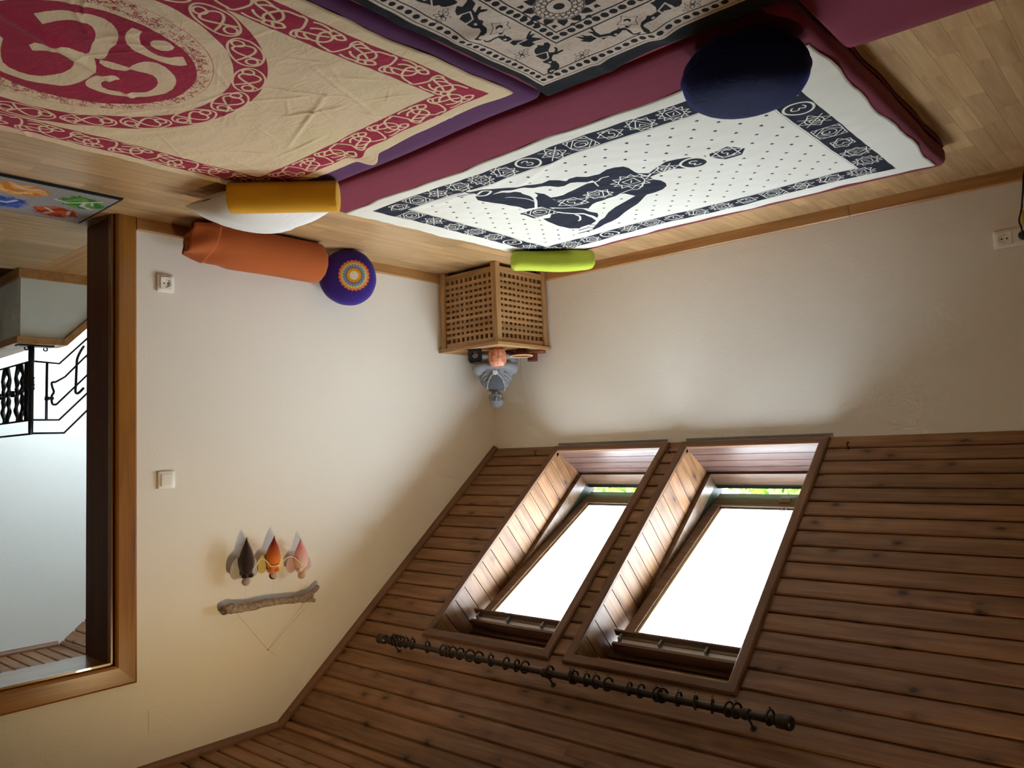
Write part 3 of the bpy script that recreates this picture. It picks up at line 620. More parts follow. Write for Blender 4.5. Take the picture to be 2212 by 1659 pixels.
# ---- skylights
def skylight(num, x0, x1, tilt=10.0, portal_on=True):
    w = struct(empty('window_%d' % num, M=MS @ Matrix.Translation(((x0 + x1) / 2, 0, 0))))
    L = Matrix.Translation((-(x0 + x1) / 2, 0, 0))
    def P(mb, name, mat, parent=w, bevel=0):
        mb.v = [tuple(L @ Vector(p)) for p in mb.v]; return mb.build(name, mat, parent, bevel=bevel)
    def grain(name, poly, ln, M, mat, parent=w):     # prism with local x along the grain
        return MB().prism(poly, 0, ln).build(name, mat, parent, M=L @ M)
    sb, stp = .062, 1.435       # inner opening at the room face
    tw, tt = .045, .018         # trim width and how proud it stands
    ax = Vector((1, 0, 0)); ay = Vector((0, 1, 0)); az = Vector((0, 0, 1))
    # trim boards round the opening (mitred)
    prof = [(0, -.002), (tw, -.002), (tw, tt * .7), (tw - .006, tt), (.006, tt), (0, tt - .005)]
    def trimb(ln, M, m0, m1):
        n = len(prof); m = MB()
        V = [(p[0] * m0, p[0], p[1]) for p in prof] + [(ln + p[0] * m1, p[0], p[1]) for p in prof]
        m.add(V, [tuple(range(n - 1, -1, -1)), tuple(range(n, 2 * n))] + [(i, (i + 1) % n, n + (i + 1) % n, n + i) for i in range(n)])
        m.build('trim_board', M_PINE_TRIM, w, M=L @ M)
    trimb(x1 - x0, basis(ax, ay, az, (x0, stp, 0)), -1, 1)
    trimb(x1 - x0, basis(ax, -ay, az, (x0, sb, 0)), -1, 1)
    trimb(stp - sb, basis(ay, ax, az, (x1, sb, 0)), -1, 1)
    trimb(stp - sb, basis(ay, -ax, az, (x0, sb, 0)), -1, 1)
    # lining: side boards run outwards, sill and head boards run along x
    dd = .25
    sill = lambda d: sb - .33 * d
    head = lambda d: stp - .74 * d
    pb = .0905
    for side in (x1, x0):
        sg = 1 if side == x1 else -1
        for k in range(0, 17):
            a = sb - .09 + k * pb; b = a + pb - .005
            de = dd + (RNG.random() - .5) * .016
            poly = [(a, 0), (b, 0), (b, de - (.008 if k % 2 else 0)), (a, de)]
            poly = clip(poly, -1, -.33, -sb); poly = clip(poly, 1, .74, stp)
            if len(poly) < 3: continue
            # local frame: x = outwards (d), y = s, z = thickness
            pl = [(p[1], p[0]) for p in poly]
            M = basis(-az, ay, ax * sg, (side, 0, 0))
            MB().prism(pl, 0, .012, 'z').build('lining_board', M_PINE, w, M=L @ M)
        m = MB().prism([(sb - .02, .0), (stp + .02, .0), (stp + .02, .26), (sb - .1, .26)], side + sg * .013, side + sg * .02)
        m.v = [(p[0], p[1], -p[2]) for p in m.v]; P(m, 'lining_back', M_DARK)
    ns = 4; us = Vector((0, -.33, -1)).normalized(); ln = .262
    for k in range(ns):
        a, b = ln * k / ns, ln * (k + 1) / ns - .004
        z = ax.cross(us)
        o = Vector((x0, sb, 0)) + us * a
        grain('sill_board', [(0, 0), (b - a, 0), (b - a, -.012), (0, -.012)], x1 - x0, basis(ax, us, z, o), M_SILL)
    uh = Vector((0, -.74, -1)).normalized(); lh = .30
    for k in range(3):
        a, b = lh * k / 3, lh * (k + 1) / 3 - .004
        grain('head_board', [(0, 0), (b - a, 0), (b - a, .012), (0, .012)], x1 - x0, basis(ax, uh, ax.cross(uh), Vector((x0, stp, 0)) + uh * a), M_PINE)
    # fixed frame
    fb, ft = -.02, 1.255
    fi = .028
    d0, d1 = .238, .315
    P(bx(x1 - fi, x1 + .03, fb, ft, -d1, -d0), 'frame_stile', M_FRAME)
    P(bx(x0 - .03, x0 + fi, fb, ft, -d1, -d0), 'frame_stile', M_FRAME)
    P(bx(x0 - .03, x1 + .03, fb - .03, fb + .02, -d1, -d0), 'frame_rail', M_FRAME)
    P(bx(x0 - .03, x1 + .03, ft - .045, ft + .02, -d1, -d0 + .04), 'frame_rail', M_FRAME)
    for q0, q1 in ((x1 - fi + .002, x1 + .03), (x0 - .03, x0 + fi - .002)):
        m = MB().prism([(fb - .02, -d1), (.44, -d1), (.44, -d1 - .004), (fb - .02, -.405)], q0, q1); P(m, 'frame_cladding', M_CLAD)
    P(bx(x0 - .03, x1 + .03, fb - .04, fb + .012, -.350, -d1), 'frame_cladding', M_CLAD)
    P(bx(x0 - .06, x1 + .06, fb - .13, fb - .02, -d1 - .03, -d1 + .005), 'flashing', M_ALU)
    # pivoting sash
    al = math.radians(tilt); ca, sa = math.cos(al), math.sin(al)
    sx0, sx1 = x0 + fi + .004, x1 - fi - .004
    piv = (.63, .262)
    Ms = Matrix(((1, 0, 0, 0), (0, ca, -sa, piv[0]), (0, sa, ca, -piv[1]), (0, 0, 0, 1)))
    # local: y = t up the sash, z = towards the room
    hh = .585
    sash = MB().box(sx0, sx1, -hh, -hh + .075, -.05, 0)
    sash.v = [tuple(L @ (Ms @ Vector(p))) for p in sash.v]
    sash = sash.build('sash', M_FRAME, w, bevel=.004)
    def Q(mb, name, mat, bevel=.003, parent=sash):
        mb.v = [tuple(L @ (Ms @ Vector(p))) for p in mb.v]; return mb.build(name, mat, parent, bevel=bevel)
    Q(bx(sx0 + .002, sx1 - .002, -hh - .052, -hh - .004, -.05, -.004), 'lower_rail', M_FRAME_G)
    Q(bx(sx0 - .024, sx1 + .024, -hh - .080, -hh - .040, -.066, -.048), 'cladding', M_CLAD)
    for a_, b_ in ((sx0 - .024, sx0 + .03), (sx1 - .03, sx1 + .024)):
        Q(bx(a_, b_, -hh - .040, .02, -.066, -.051), 'cladding', M_CLAD)
    Q(bx(sx0, sx0 + .055, -hh + .075, hh, -.05, 0), 'stile', M_FRAME)
    Q(bx(sx1 - .055, sx1, -hh + .075, hh, -.05, 0), 'stile', M_FRAME)
    Q(bx(sx0 + .055, sx1 - .055, hh - .06, hh, -.05, 0), 'top_rail', M_FRAME)
    for a_, b_ in ((sx0 + .055, sx0 + .068), (sx1 - .068, sx1 - .055)):
        Q(bx(a_, b_, -hh + .075, hh - .06, -.045, -.012), 'glazing_bead', M_BEAD, 0)
    Q(bx(sx0 + .055, sx1 - .055, -hh + .075, -hh + .088, -.045, -.012), 'glazing_bead', M_ALU, 0)
    Q(bx(sx0 + .06, sx1 - .06, -hh + .08, hh - .065, -.034, -.028), 'pane', M_GLASS, 0)
    # bar of the ventilation flap on the top rail
    Q(bx(sx0 - .012, sx1 + .012, hh - .022, hh - .010, .012, .042), 'handle_bar', M_FRAME, .003)
    for t_ in (.04, .36, .70, .97):
        xx = sx1 - t_ * (sx1 - sx0)
        Q(bx(xx - .006, xx + .006, hh - .012, hh + .022, .008, .03), 'bracket', M_ALU, .001)
    Q(bx(sx0 + .01, sx1 - .01, hh + .000, hh + .034, -.012, .006), 'vent_flap', M_FLAP, .002)
    Q(bx(sx0, sx1, hh + .034, hh + .05, -.03, .02), 'flap_rail', M_FRAME, .002)
    # barrel bolt and keeper on the bottom rail
    xm = sx0 + .33 * (sx1 - sx0)
    Q(MB().tube([(xm + .05, -hh + .006, .012), (xm - .03, -hh + .006, .012)], .007, 8).box(xm + .0, xm + .05, -hh + .002, -hh + .02, 0, .01), 'bolt', M_ALU, 0)
    Q(bx(xm - .0, xm + .055, -hh + .02, -hh + .036, -.002, .006), 'keeper', M_BRASS, 0)
    m = MB(); m.tube([(xm + .01, -hh + .075, -.012), (xm + .01, -hh + .098, -.016), (xm + .032, -hh + .098, -.016), (xm + .032, -hh + .075, -.012)], .004, 6)
    Q(m, 'catch', M_WHITE, 0)
    portal('skylight_portal_%d' % num, sx0, sx1, .0, 1.25, .40)
    return w
M_SILL = wood('dark_sill', srgb(66, 46, 40), srgb(88, 64, 56), srgb(112, 86, 76), knots=.3, rough=.35, spec=.5, vary=.12)  # sill boards in a darker tone than the other lining boards
M_CLAD = plain('dark_cladding', srgb(42, 44, 40), .6, .3)
M_FRAME_G = wood('weathered_frame', srgb(84, 76, 62), srgb(112, 104, 86), srgb(128, 120, 102), rough=.4, vary=.05)
M_ALU = plain('grey_aluminium', srgb(150, 154, 156), .4, .5, .7)
M_BRASS = plain('brass', srgb(176, 150, 96), .35, .5, .8)
M_BEAD = plain('lit_bead', srgb(214, 186, 140), .4)  # daylight on the inner stile faces put into the bead colour
M_FLAP = plain('beige_flap', srgb(236, 230, 220), .5)
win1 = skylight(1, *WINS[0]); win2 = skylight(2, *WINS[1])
# unseen rooflight, added and sized to bring daylight into the hall
w3 = struct(empty('window_3', ((HALLW[0] + HALLW[1]) / 2, (HALLW[2] + HALLW[3]) / 2, H2)))
hw = (HALLW[1] - HALLW[0]) / 2; hs = (HALLW[3] - HALLW[2]) / 2
for nm, q in (('frame_stile', (-hw, -hw + .03, -hs, hs, 0, .2)), ('frame_stile', (hw - .03, hw, -hs, hs, 0, .2)),
              ('frame_rail', (-hw + .03, hw - .03, -hs, -hs + .03, 0, .2)), ('frame_rail', (-hw + .03, hw - .03, hs - .03, hs, 0, .2))):
    bx(*q).build(nm, M_WHITE, w3)
bx(-hw + .03, hw - .03, -hs + .03, hs - .03, .16, .166).build('pane', M_GLASS, w3)
pl3 = portal('rooflight_portal', -hw + .03, hw - .03, -hs + .03, hs - .03, 0)
pl3.matrix_world = Matrix.Translation(((HALLW[0] + HALLW[1]) / 2, (HALLW[2] + HALLW[3]) / 2, H2 + .21))

# ---- outdoors: lawn and trees seen through the gap under the open sashes
M_LAWN = plain('lawn', srgb(96, 128, 62), .95, .1, scale=2, nz=.25)
ground = struct(MB().box(-40, 40, 1.2, 60, -3.1, -3.0).build('ground', M_LAWN))
def leaf_mat():
    t = NT('leaves'); n = t.noise(t.coord(), 2.5, 3)
    c = t.mix(n, srgb(70, 110, 30), srgb(150, 190, 70))
    t.b.inputs['Transmission Weight'].default_value = 0
    return t.out(c, .6, .3)
M_LEAF = leaf_mat(); M_BARK = plain('bark', srgb(92, 74, 58), .95, .1, scale=12, nz=.3, bump=.6)
def tree(label, x, y, rad, top):
    t = thing('leafy_tree', label, 'tree', (x, y, -3.0), group='trees outside the skylights')
    MB().tube(spline([(0, 0, 0), (.1, .05, 1.4), (-.05, .1, 2.8), (.1, 0, top + 3 - rad * .6)], 4), [.2] * 4 + [.16] * 4 + [.1] * 4 + [.05], 8).build('trunk', M_BARK, t, smooth=True)
    n = 4200; P = RNG.normal(size=(n, 3)); P /= np.linalg.norm(P, axis=1)[:, None]
    P *= (rad * (.55 + .45 * RNG.random(n) ** .5))[:, None]; P[:, 2] *= .9; P[:, 2] += top + 3 - rad * .9
    A = RNG.normal(size=(n, 3)); A /= np.linalg.norm(A, axis=1)[:, None]; B = np.cross(A, RNG.normal(size=(n, 3))); B /= np.linalg.norm(B, axis=1)[:, None]
    s = (.07 + .07 * RNG.random(n))[:, None]
    V = np.stack([P - A * s, P + B * s * .6, P + A * s, P - B * s * .6], 1).reshape(-1, 3)
    m = MB(); m.v = [tuple(q) for q in V]; m.f = [(4 * i, 4 * i + 1, 4 * i + 2, 4 * i + 3) for i in range(n)]
    me = bpy.data.meshes.new('foliage'); me.from_pydata(m.v, [], m.f); me.materials.append(M_LEAF)
    tag(link('foliage', me, t), kind='stuff')
for lab, x, y, r_, tp in (('green tree outside, seen under the tilted sash nearer the bare panelling', 1.4, 8.0, 1.5, 2.12), ('green tree outside, seen under the tilted sash nearer the wall hanging', 4.6, 8.6, 1.5, 2.15),
                       ('green tree outside, standing back between the two others', 3.0, 12.4, 1.6, 2.3)):
    tree(lab, x, y, r_, tp)
# ================================================================ PRINTED CLOTHS
class Ink:
    """signed distance of a flat print, sampled on a grid of cloth points"""
    def __init__(s, xs, ys):
        s.xs, s.ys = xs, ys; s.X, s.Y = np.meshgrid(xs, ys, indexing='ij'); s.v = np.full(s.X.shape, -.01)
    def win(s, x0, x1, y0, y1, pad=.008):
        i0, i1 = np.searchsorted(s.xs, [x0 - pad, x1 + pad]); j0, j1 = np.searchsorted(s.ys, [y0 - pad, y1 + pad])
        return slice(i0, i1), slice(j0, j1)
    def put(s, sl, sd, cut):
        s.v[sl] = np.minimum(s.v[sl], -sd) if cut else np.maximum(s.v[sl], sd)
    def rect(s, x0, x1, y0, y1, cut=False):
        sd = np.minimum(np.minimum(s.X - x0, x1 - s.X), np.minimum(s.Y - y0, y1 - s.Y)); s.put((slice(None), slice(None)), sd, cut)
    def disc(s, cx, cy, r, cut=False, ry=None):
        ry = ry or r; sl = s.win(cx - r, cx + r, cy - ry, cy + ry)
        q = np.sqrt(((s.X[sl] - cx) / r) ** 2 + ((s.Y[sl] - cy) / ry) ** 2)
        s.put(sl, (1 - q) * min(r, ry), cut)
    def _dist(s, sl, P, closed):
        X, Y = s.X[sl], s.Y[sl]; d = np.full(X.shape, 9.0); n = len(P)
        for i in range(n if closed else n - 1):
            ax, ay = P[i]; bx_, by = P[(i + 1) % n]; ux, uy = bx_ - ax, by - ay; q = ux * ux + uy * uy + 1e-12
            t = np.clip(((X - ax) * ux + (Y - ay) * uy) / q, 0, 1)
            d = np.minimum(d, (X - ax - t * ux) ** 2 + (Y - ay - t * uy) ** 2)
        return np.sqrt(d)
    def stroke(s, P, w, cut=False, closed=False):
        P = np.asarray(P, float); sl = s.win(P[:, 0].min() - w, P[:, 0].max() + w, P[:, 1].min() - w, P[:, 1].max() + w)
        if s.X[sl].size == 0: return
        s.put(sl, w / 2 - s._dist(sl, P, closed), cut)
    def poly(s, P, cut=False, grow=0.0):
        P = np.asarray(P, float); sl = s.win(P[:, 0].min(), P[:, 0].max(), P[:, 1].min(), P[:, 1].max())
        X, Y = s.X[sl], s.Y[sl]
        if X.size == 0: return
        ins = np.zeros(X.shape, bool); n = len(P)
        for i in range(n):
            ax, ay = P[i]; bx_, by = P[(i + 1) % n]
            c = ((ay > Y) != (by > Y)) & (X < (bx_ - ax) * (Y - ay) / (by - ay + 1e-12) + ax); ins ^= c
        d = s._dist(sl, P, True); s.put(sl, np.where(ins, d, -d) + grow, cut)

def under(x, y):
    """gentle unevenness shared by the mat tops and the cloths on them"""
    return .0035 * np.sin(2.7 * x + 1.1) * np.sin(3.9 * y + .4) + .0022 * np.sin(7.3 * x + 3.1 * y) + .0012 * np.sin(15 * y - 9 * x)
MAT_Z = .080
def cloth_obj(name, ink, mat, extra=None, edge=.0018, warp=None):
    X, Y = ink.X, ink.Y; nx, ny = X.shape
    u = np.linspace(0, 1, nx)[:, None] * np.ones((1, ny)); v = np.ones((nx, 1)) * np.linspace(0, 1, ny)[None]
    Z = MAT_Z + .005 + under(X, Y)
    # fine creases
    Z = Z + .0009 * np.sin(34 * X + 21 * Y + 2 * np.sin(9 * Y)) * np.sin(11 * X - 17 * Y) + .0006 * np.sin(70 * Y + 8 * np.sin(6 * X))
    if extra is not None: Z = Z + extra(X, Y)
    Xd, Yd = X.copy(), Y.copy()
    e = np.minimum(np.minimum(u, 1 - u) * (X.max() - X.min()), np.minimum(v, 1 - v) * (Y.max() - Y.min()))
    Z = Z - .004 * np.clip(1 - e / .004, 0, 1)
    # wavy hem
    wv = lambda t: .006 * np.sin(t * 9 + 1) + .004 * np.sin(t * 23)
    ex = np.clip(1 - np.minimum(u, 1 - u) * (X.max() - X.min()) / .10, 0, 1); ey = np.clip(1 - np.minimum(v, 1 - v) * (Y.max() - Y.min()) / .10, 0, 1)
    Xd += ex * wv(Y); Yd += ey * wv(X + 3)
    if warp is not None: Xd, Yd, Z = warp(Xd, Yd, Z)
    V = np.stack([Xd, Yd, Z], -1).reshape(-1, 3).astype(np.float32)
    idx = np.arange(nx * ny).reshape(nx, ny)
    F = np.stack([idx[:-1, :-1], idx[1:, :-1], idx[1:, 1:], idx[:-1, 1:]], -1).reshape(-1, 4)
    me = bpy.data.meshes.new(name); me.vertices.add(len(V)); me.vertices.foreach_set('co', V.ravel())
    me.loops.add(F.size); me.loops.foreach_set('vertex_index', F.ravel().astype(np.int32))
    me.polygons.add(len(F)); me.polygons.foreach_set('loop_start', np.arange(0, F.size, 4, dtype=np.int32)); me.polygons.foreach_set('loop_total', np.full(len(F), 4, dtype=np.int32))
    me.update(calc_edges=True); me.polygons.foreach_set('use_smooth', np.ones(len(F), bool))
    a = me.attributes.new('ink', 'FLOAT', 'POINT'); a.data.foreach_set('value', np.clip(ink.v, -.01, .01).ravel().astype(np.float32))
    me.materials.append(mat)
    return link(name, me)

def axis(a, b, step, fine=None, coarse=.012):
    if fine is None: return np.arange(a, b + step / 2, step)
    f0, f1 = fine; out = []
    if f0 > a: out += list(np.arange(a, f0, coarse))
    out += list(np.arange(max(a, f0), min(b, f1) + 1e-9, step))
    if f1 < b: out += list(np.arange(f1 + coarse, b + coarse / 2, coarse))
    return np.array(out)

def ridge(X, Y, p, q, h, w):
    ux, uy = q[0] - p[0], q[1] - p[1]; L2 = ux * ux + uy * uy
    t = ((X - p[0]) * ux + (Y - p[1]) * uy) / L2; d = np.abs((X - p[0]) * uy - (Y - p[1]) * ux) / math.sqrt(L2)
    return h * np.exp(-(d / w) ** 2) * np.clip(1 - np.abs(2 * t - 1) ** 3, 0, 1) * ((t > 0) & (t < 1))

LISS = [(.33 * math.sin(2 * a), .60 * math.sin(3 * a + .75)) for a in np.linspace(0, 2 * PI, 73)]
def knot_border(mp, ink, w, flip):
    f = -1 if flip else 1
    S = lambda P, n=5: ink.stroke([mp(a, f * b) for a, b in spline(P, n)], w, True)
    ink.stroke([mp(.10 + .26 * math.cos(a), f * .56 * math.sin(a)) for a in np.linspace(.5, 5.9, 36)], w, True)
    S([(-.34, -.80), (-.08, -.66), (.06, -.20), (.12, .30), (.02, .72), (.26, .86), (.40, .80)])
    S([(-.06, .22), (.10, .0), (.30, -.16), (.44, -.38), (.34, -.74), (.16, -.62)])
    S([(-.22, .78), (-.34, .52), (-.22, .28), (-.10, .50), (-.18, .78), (.02, .84)])
    S([(.36, -.86), (.47, -.80), (.50, -.45), (.44, -.05), (.49, .45), (.56, .80), (.66, .86)])
def knot_ring(mp, ink, w):
    ink.stroke([mp(.46 * math.cos(a), .84 * math.sin(a)) for a in np.linspace(0, 2 * PI, 41)], w, True)
    ink.stroke([mp(a * .72, b * .95) for a, b in LISS], w, True)
    for s_ in (-1, 1):
        ink.stroke([mp(s_ * .30 + .10 * math.cos(a), -.12 * s_ + .30 * math.sin(a)) for a in np.linspace(0, 2 * PI, 19)], w, True)

# ---- cream cloth with the Om sign
def om_cloth():
    x0, x1, y0, y1 = -2.13, -.890, -4.16, -2.212
    ink = Ink(axis(x0, x1, .0026), axis(y0, y1, .0026, (-3.46, -2.2)))
    # border band
    bw = .106; bo = .048
    ink.rect(x0 + bo, x1 - bo, y0 + bo, y1 - bo)
    ink.rect(x0 + bo + bw, x1 - bo - bw, y0 + bo + bw, y1 - bo - bw, cut=True)
    mw = .0068
    def edge(px, py, ux, uy, vx, vy, L, n):
        for k in range(n):
            c = L * (k + .5) / n; pl = L / n
            mp = lambda a, b: (px + ux * (c + a * pl) + vx * b * bw / 2, py + uy * (c + a * pl) + vy * b * bw / 2)
            knot_border(mp, ink, mw, k % 2)
    ym, yn = y1 - bo - bw / 2, y0 + bo + bw / 2; xm, xn = x0 + bo + bw / 2, x1 - bo - bw / 2
    edge(xm - .04, ym, 1, 0, 0, 1, xn - xm + .08, 8)
    edge(xm, ym, 0, -1, 1, 0, ym - yn, 13); edge(xn, ym, 0, -1, 1, 0, ym - yn, 13); edge(xm, yn, 1, 0, 0, 1, xn - xm, 8)
    # ring of knots
    rc = (-1.531, -3.192)
    ink.disc(rc[0], rc[1], .482); ink.disc(rc[0] + .003, rc[1] + .02, .381, cut=True)
    for k in range(17):
        a0 = 2 * PI * (k + .3) / 17
        def mp(a, b, a0=a0):
            an = a0 + a * 2 * PI / 17; r = .4315 + b * .049
            return rc[0] + .001 + r * math.cos(an), rc[1] + .01 + r * math.sin(an)
        knot_ring(mp, ink, .0060)
    # scrollwork ring and red disc
    fc = (-1.530, -3.166)
    ink.disc(fc[0], fc[1], .3275)
    ink.disc(fc[0], fc[1], .3255, cut=True)
    r_ = np.random.default_rng(5)
    for k in range(900):
        a = r_.random() * 2 * PI; r = .268 + .052 * r_.random(); q = r_.random() * 2 * PI; m = .004 + .005 * r_.random()
        ink.stroke([(fc[0] + r * math.cos(a) + m * (1 - t / 9) * math.cos(q + t), fc[1] + r * math.sin(a) + m * (1 - t / 9) * math.sin(q + t)) for t in np.linspace(0, 5, 7)], .0020)
    ink.disc(-1.518, -3.137, .2655)
    for P in OM: ink.poly(P, cut=True)
    # folds: the crease across the sign, lines radiating over the plain field
    def ex(X, Y):
        z = ridge(X, Y, (-1.63, -3.36), (-1.44, -3.02), .011, .018) + ridge(X, Y, (-1.46, -3.06), (-1.36, -2.93), .006, .010)
        r_ = np.random.default_rng(11)
        for k in range(46):
            px, py = -2.0 + 1.0 * r_.random(), -3.3 + 1.0 * r_.random(); an = r_.choice([.35, 1.1, 2.2, 2.7]) + r_.normal() * .25; L = .08 + .26 * r_.random()
            z = z + ridge(X, Y, (px, py), (px + L * math.cos(an), py + L * math.sin(an)), .0011 + .0014 * r_.random(), .004 + .005 * r_.random())
        z += ridge(X, Y, (-1.9, -2.75), (-1.72, -2.33), .004, .008) + ridge(X, Y, (-1.80, -2.60), (-1.35, -2.45), .004, .008) + ridge(X, Y, (-1.75, -2.50), (-1.55, -2.60), .004, .007)
        z += .022 * np.exp(-((X + 1.47) / .035) ** 2) * np.clip(1 - (y1 - Y) / .10, 0, 1)
        return z
    def wp(X, Y, Z):
        k = np.exp(-((X + 1.48) / .030) ** 2) * np.clip(1 - (y1 - Y) / .12, 0, 1)
        return X, Y + .030 * k, Z
    m = printed('om_cloth_print', srgb(222, 200, 158), srgb(226, 196, 164), srgb(150, 34, 58), srgb(166, 44, 68), 2.0, None, .5)
    o = cloth_obj('printed_cloth', ink, m, ex, warp=wp)
    return tag(o, 'cream cotton cloth printed with a red Om sign in a ring of knotwork', 'cloth', 'printed cloths on the mats')
om_cloth()

# ---- beige cloth with black elephants
def elephant_cloth():
    x0, x1, y0, y1 = -3.58, -2.194, -4.14, -2.128
    ink = Ink(axis(x0, x1, .0024, (-2.98, -2.2)), axis(y0, y1, .0024, (-2.95, -2.1)))
    wob = lambda t: .004 * math.sin(13 * t) + .003 * math.sin(29 * t + 1)
    ex_, ey_ = [0, .033, .037, .073, .077, .202, .206, .234, .238], [0, .060, .064, .106, .110, .216, .221, .257, .262]
    def band(i0, i1):      # strip running round the cloth between two distances from its edge
        ink.rect(x0 + ex_[i0], x1 - ex_[i0], y0 + ey_[i0], y1 - ey_[i0])
        ink.rect(x0 + ex_[i1], x1 - ex_[i1], y0 + ey_[i1], y1 - ey_[i1], cut=True)
    band(0, 1)
    ink.rect(x0 + .041, x1 - .041, y0 + .068, y1 - .068); ink.rect(x0 + .044, x1 - .044, y0 + .071, y1 - .071, cut=True)
    for q in ((3, 4), (5, 6), (7, 8)): band(*q)
    for dx, dy, r in ((.058, .089, .0088), (.220, .241, .0100)):
        n = int((y1 - y0 - 2 * dy) / .0245)
        for k in range(n + 1): ink.disc(x1 - dx, y1 - dy - k * .0245, r, ry=r * .9)
        n = int((x1 - x0 - 2 * dx) / .0245)
        for k in range(1, n + 1): ink.disc(x1 - dx - k * .0245, y1 - dy, r, ry=r * 1.1)
    for P, S, E in EL:
        ink.poly(P)
        for q in S: ink.stroke(q, .0042, cut=True)
        ink.disc(E[0], E[1], .0045, cut=True)
    # more elephants marching out of the picture along both borders
    def shift(P, dx, dy): return [(a + dx, b + dy) for a, b in P]
    for k in range(1, 5):
        P, S, E = EL[1]; ink.poly(shift(P, 0, -.40 * k)); ink.disc(E[0], E[1] - .4 * k, .0045, cut=True)
    for (cx, cy) in FL:
        for j in range(6):
            a = j * PI / 3
            ink.stroke([(cx + .011 * math.cos(a) + .010 * math.cos(t) * math.cos(a) - .005 * math.sin(t) * math.sin(a), cy + .011 * math.sin(a) + .010 * math.cos(t) * math.sin(a) + .005 * math.sin(t) * math.cos(a)) for t in np.linspace(0, 2 * PI, 13)], .0022)
        for s_ in (-1, 1): ink.stroke([(cx + s_ * (.024 + .007 * math.cos(t)), cy + s_ * .012 + .005 * math.sin(t)) for t in np.linspace(0, 2 * PI, 11)], .0022)
    for (cx, cy) in JW:
        out = [(.030, 0), (.016, .010), (.014, .026), (0, .018), (-.014, .026), (-.016, .010), (-.030, 0), (-.010, -.010), (0, -.028), (.010, -.010)]
        ink.stroke([(cx + a, cy + b) for a, b in out], .0022, closed=True); ink.disc(cx, cy, .009); ink.disc(cx + .004, cy + .004, .006, cut=True); ink.disc(cx + .015, cy + .022, .005)
    mc = (-2.506, -2.474)
    for r in (.0135,): ink.disc(*mc, r)
    for r in (.030, .058): ink.stroke([(mc[0] + r * math.cos(a), mc[1] + r * math.sin(a)) for a in np.linspace(0, 2 * PI, 49)], .0026)
    for n, r, q in ((16, .038, .0065), (20, .049, .0065)):
        for k in range(n):
            a = 2 * PI * k / n; ink.stroke([(mc[0] + r * math.cos(a) + q * math.cos(t), mc[1] + r * math.sin(a) + q * math.sin(t)) for t in np.linspace(0, 2 * PI, 11)], .0022)
    for k in range(12):
        a = 2 * PI * k / 12; c, s_ = math.cos(a), math.sin(a)
        pet = [(.060, -.013), (.070, -.012), (.088, 0), (.070, .012), (.060, .013)]
        ink.poly([(mc[0] + u * c - v * s_, mc[1] + u * s_ + v * c) for u, v in pet])
        a += PI / 12; c, s_ = math.cos(a), math.sin(a)
        st = [(.080, 0), (.086, .009), (.092, .004), (.100, 0), (.092, -.004), (.086, -.009)]
        ink.poly([(mc[0] + u * c - v * s_, mc[1] + u * s_ + v * c) for u, v in st])
    def ex(X, Y): return ridge(X, Y, (-2.22, -2.55), (-2.36, -2.50), .010, .03) + ridge(X, Y, (-2.62, -2.13), (-2.60, -2.30), .010, .03) + ridge(X, Y, (-2.22, -2.86), (-2.4, -2.8), .01, .03) + ridge(X, Y, (-2.42, -2.12), (-2.42, -2.22), .006, .02)
    m = printed('elephant_cloth_print', srgb(204, 186, 168), srgb(216, 200, 184), srgb(20, 20, 26), srgb(30, 28, 34), 3.0, srgb(186, 164, 142), .3)
    o = cloth_obj('printed_cloth', ink, m, ex)
    return tag(o, 'beige cloth with black elephants, dotted bands and a wide black hem', 'cloth', 'printed cloths on the mats')
elephant_cloth()

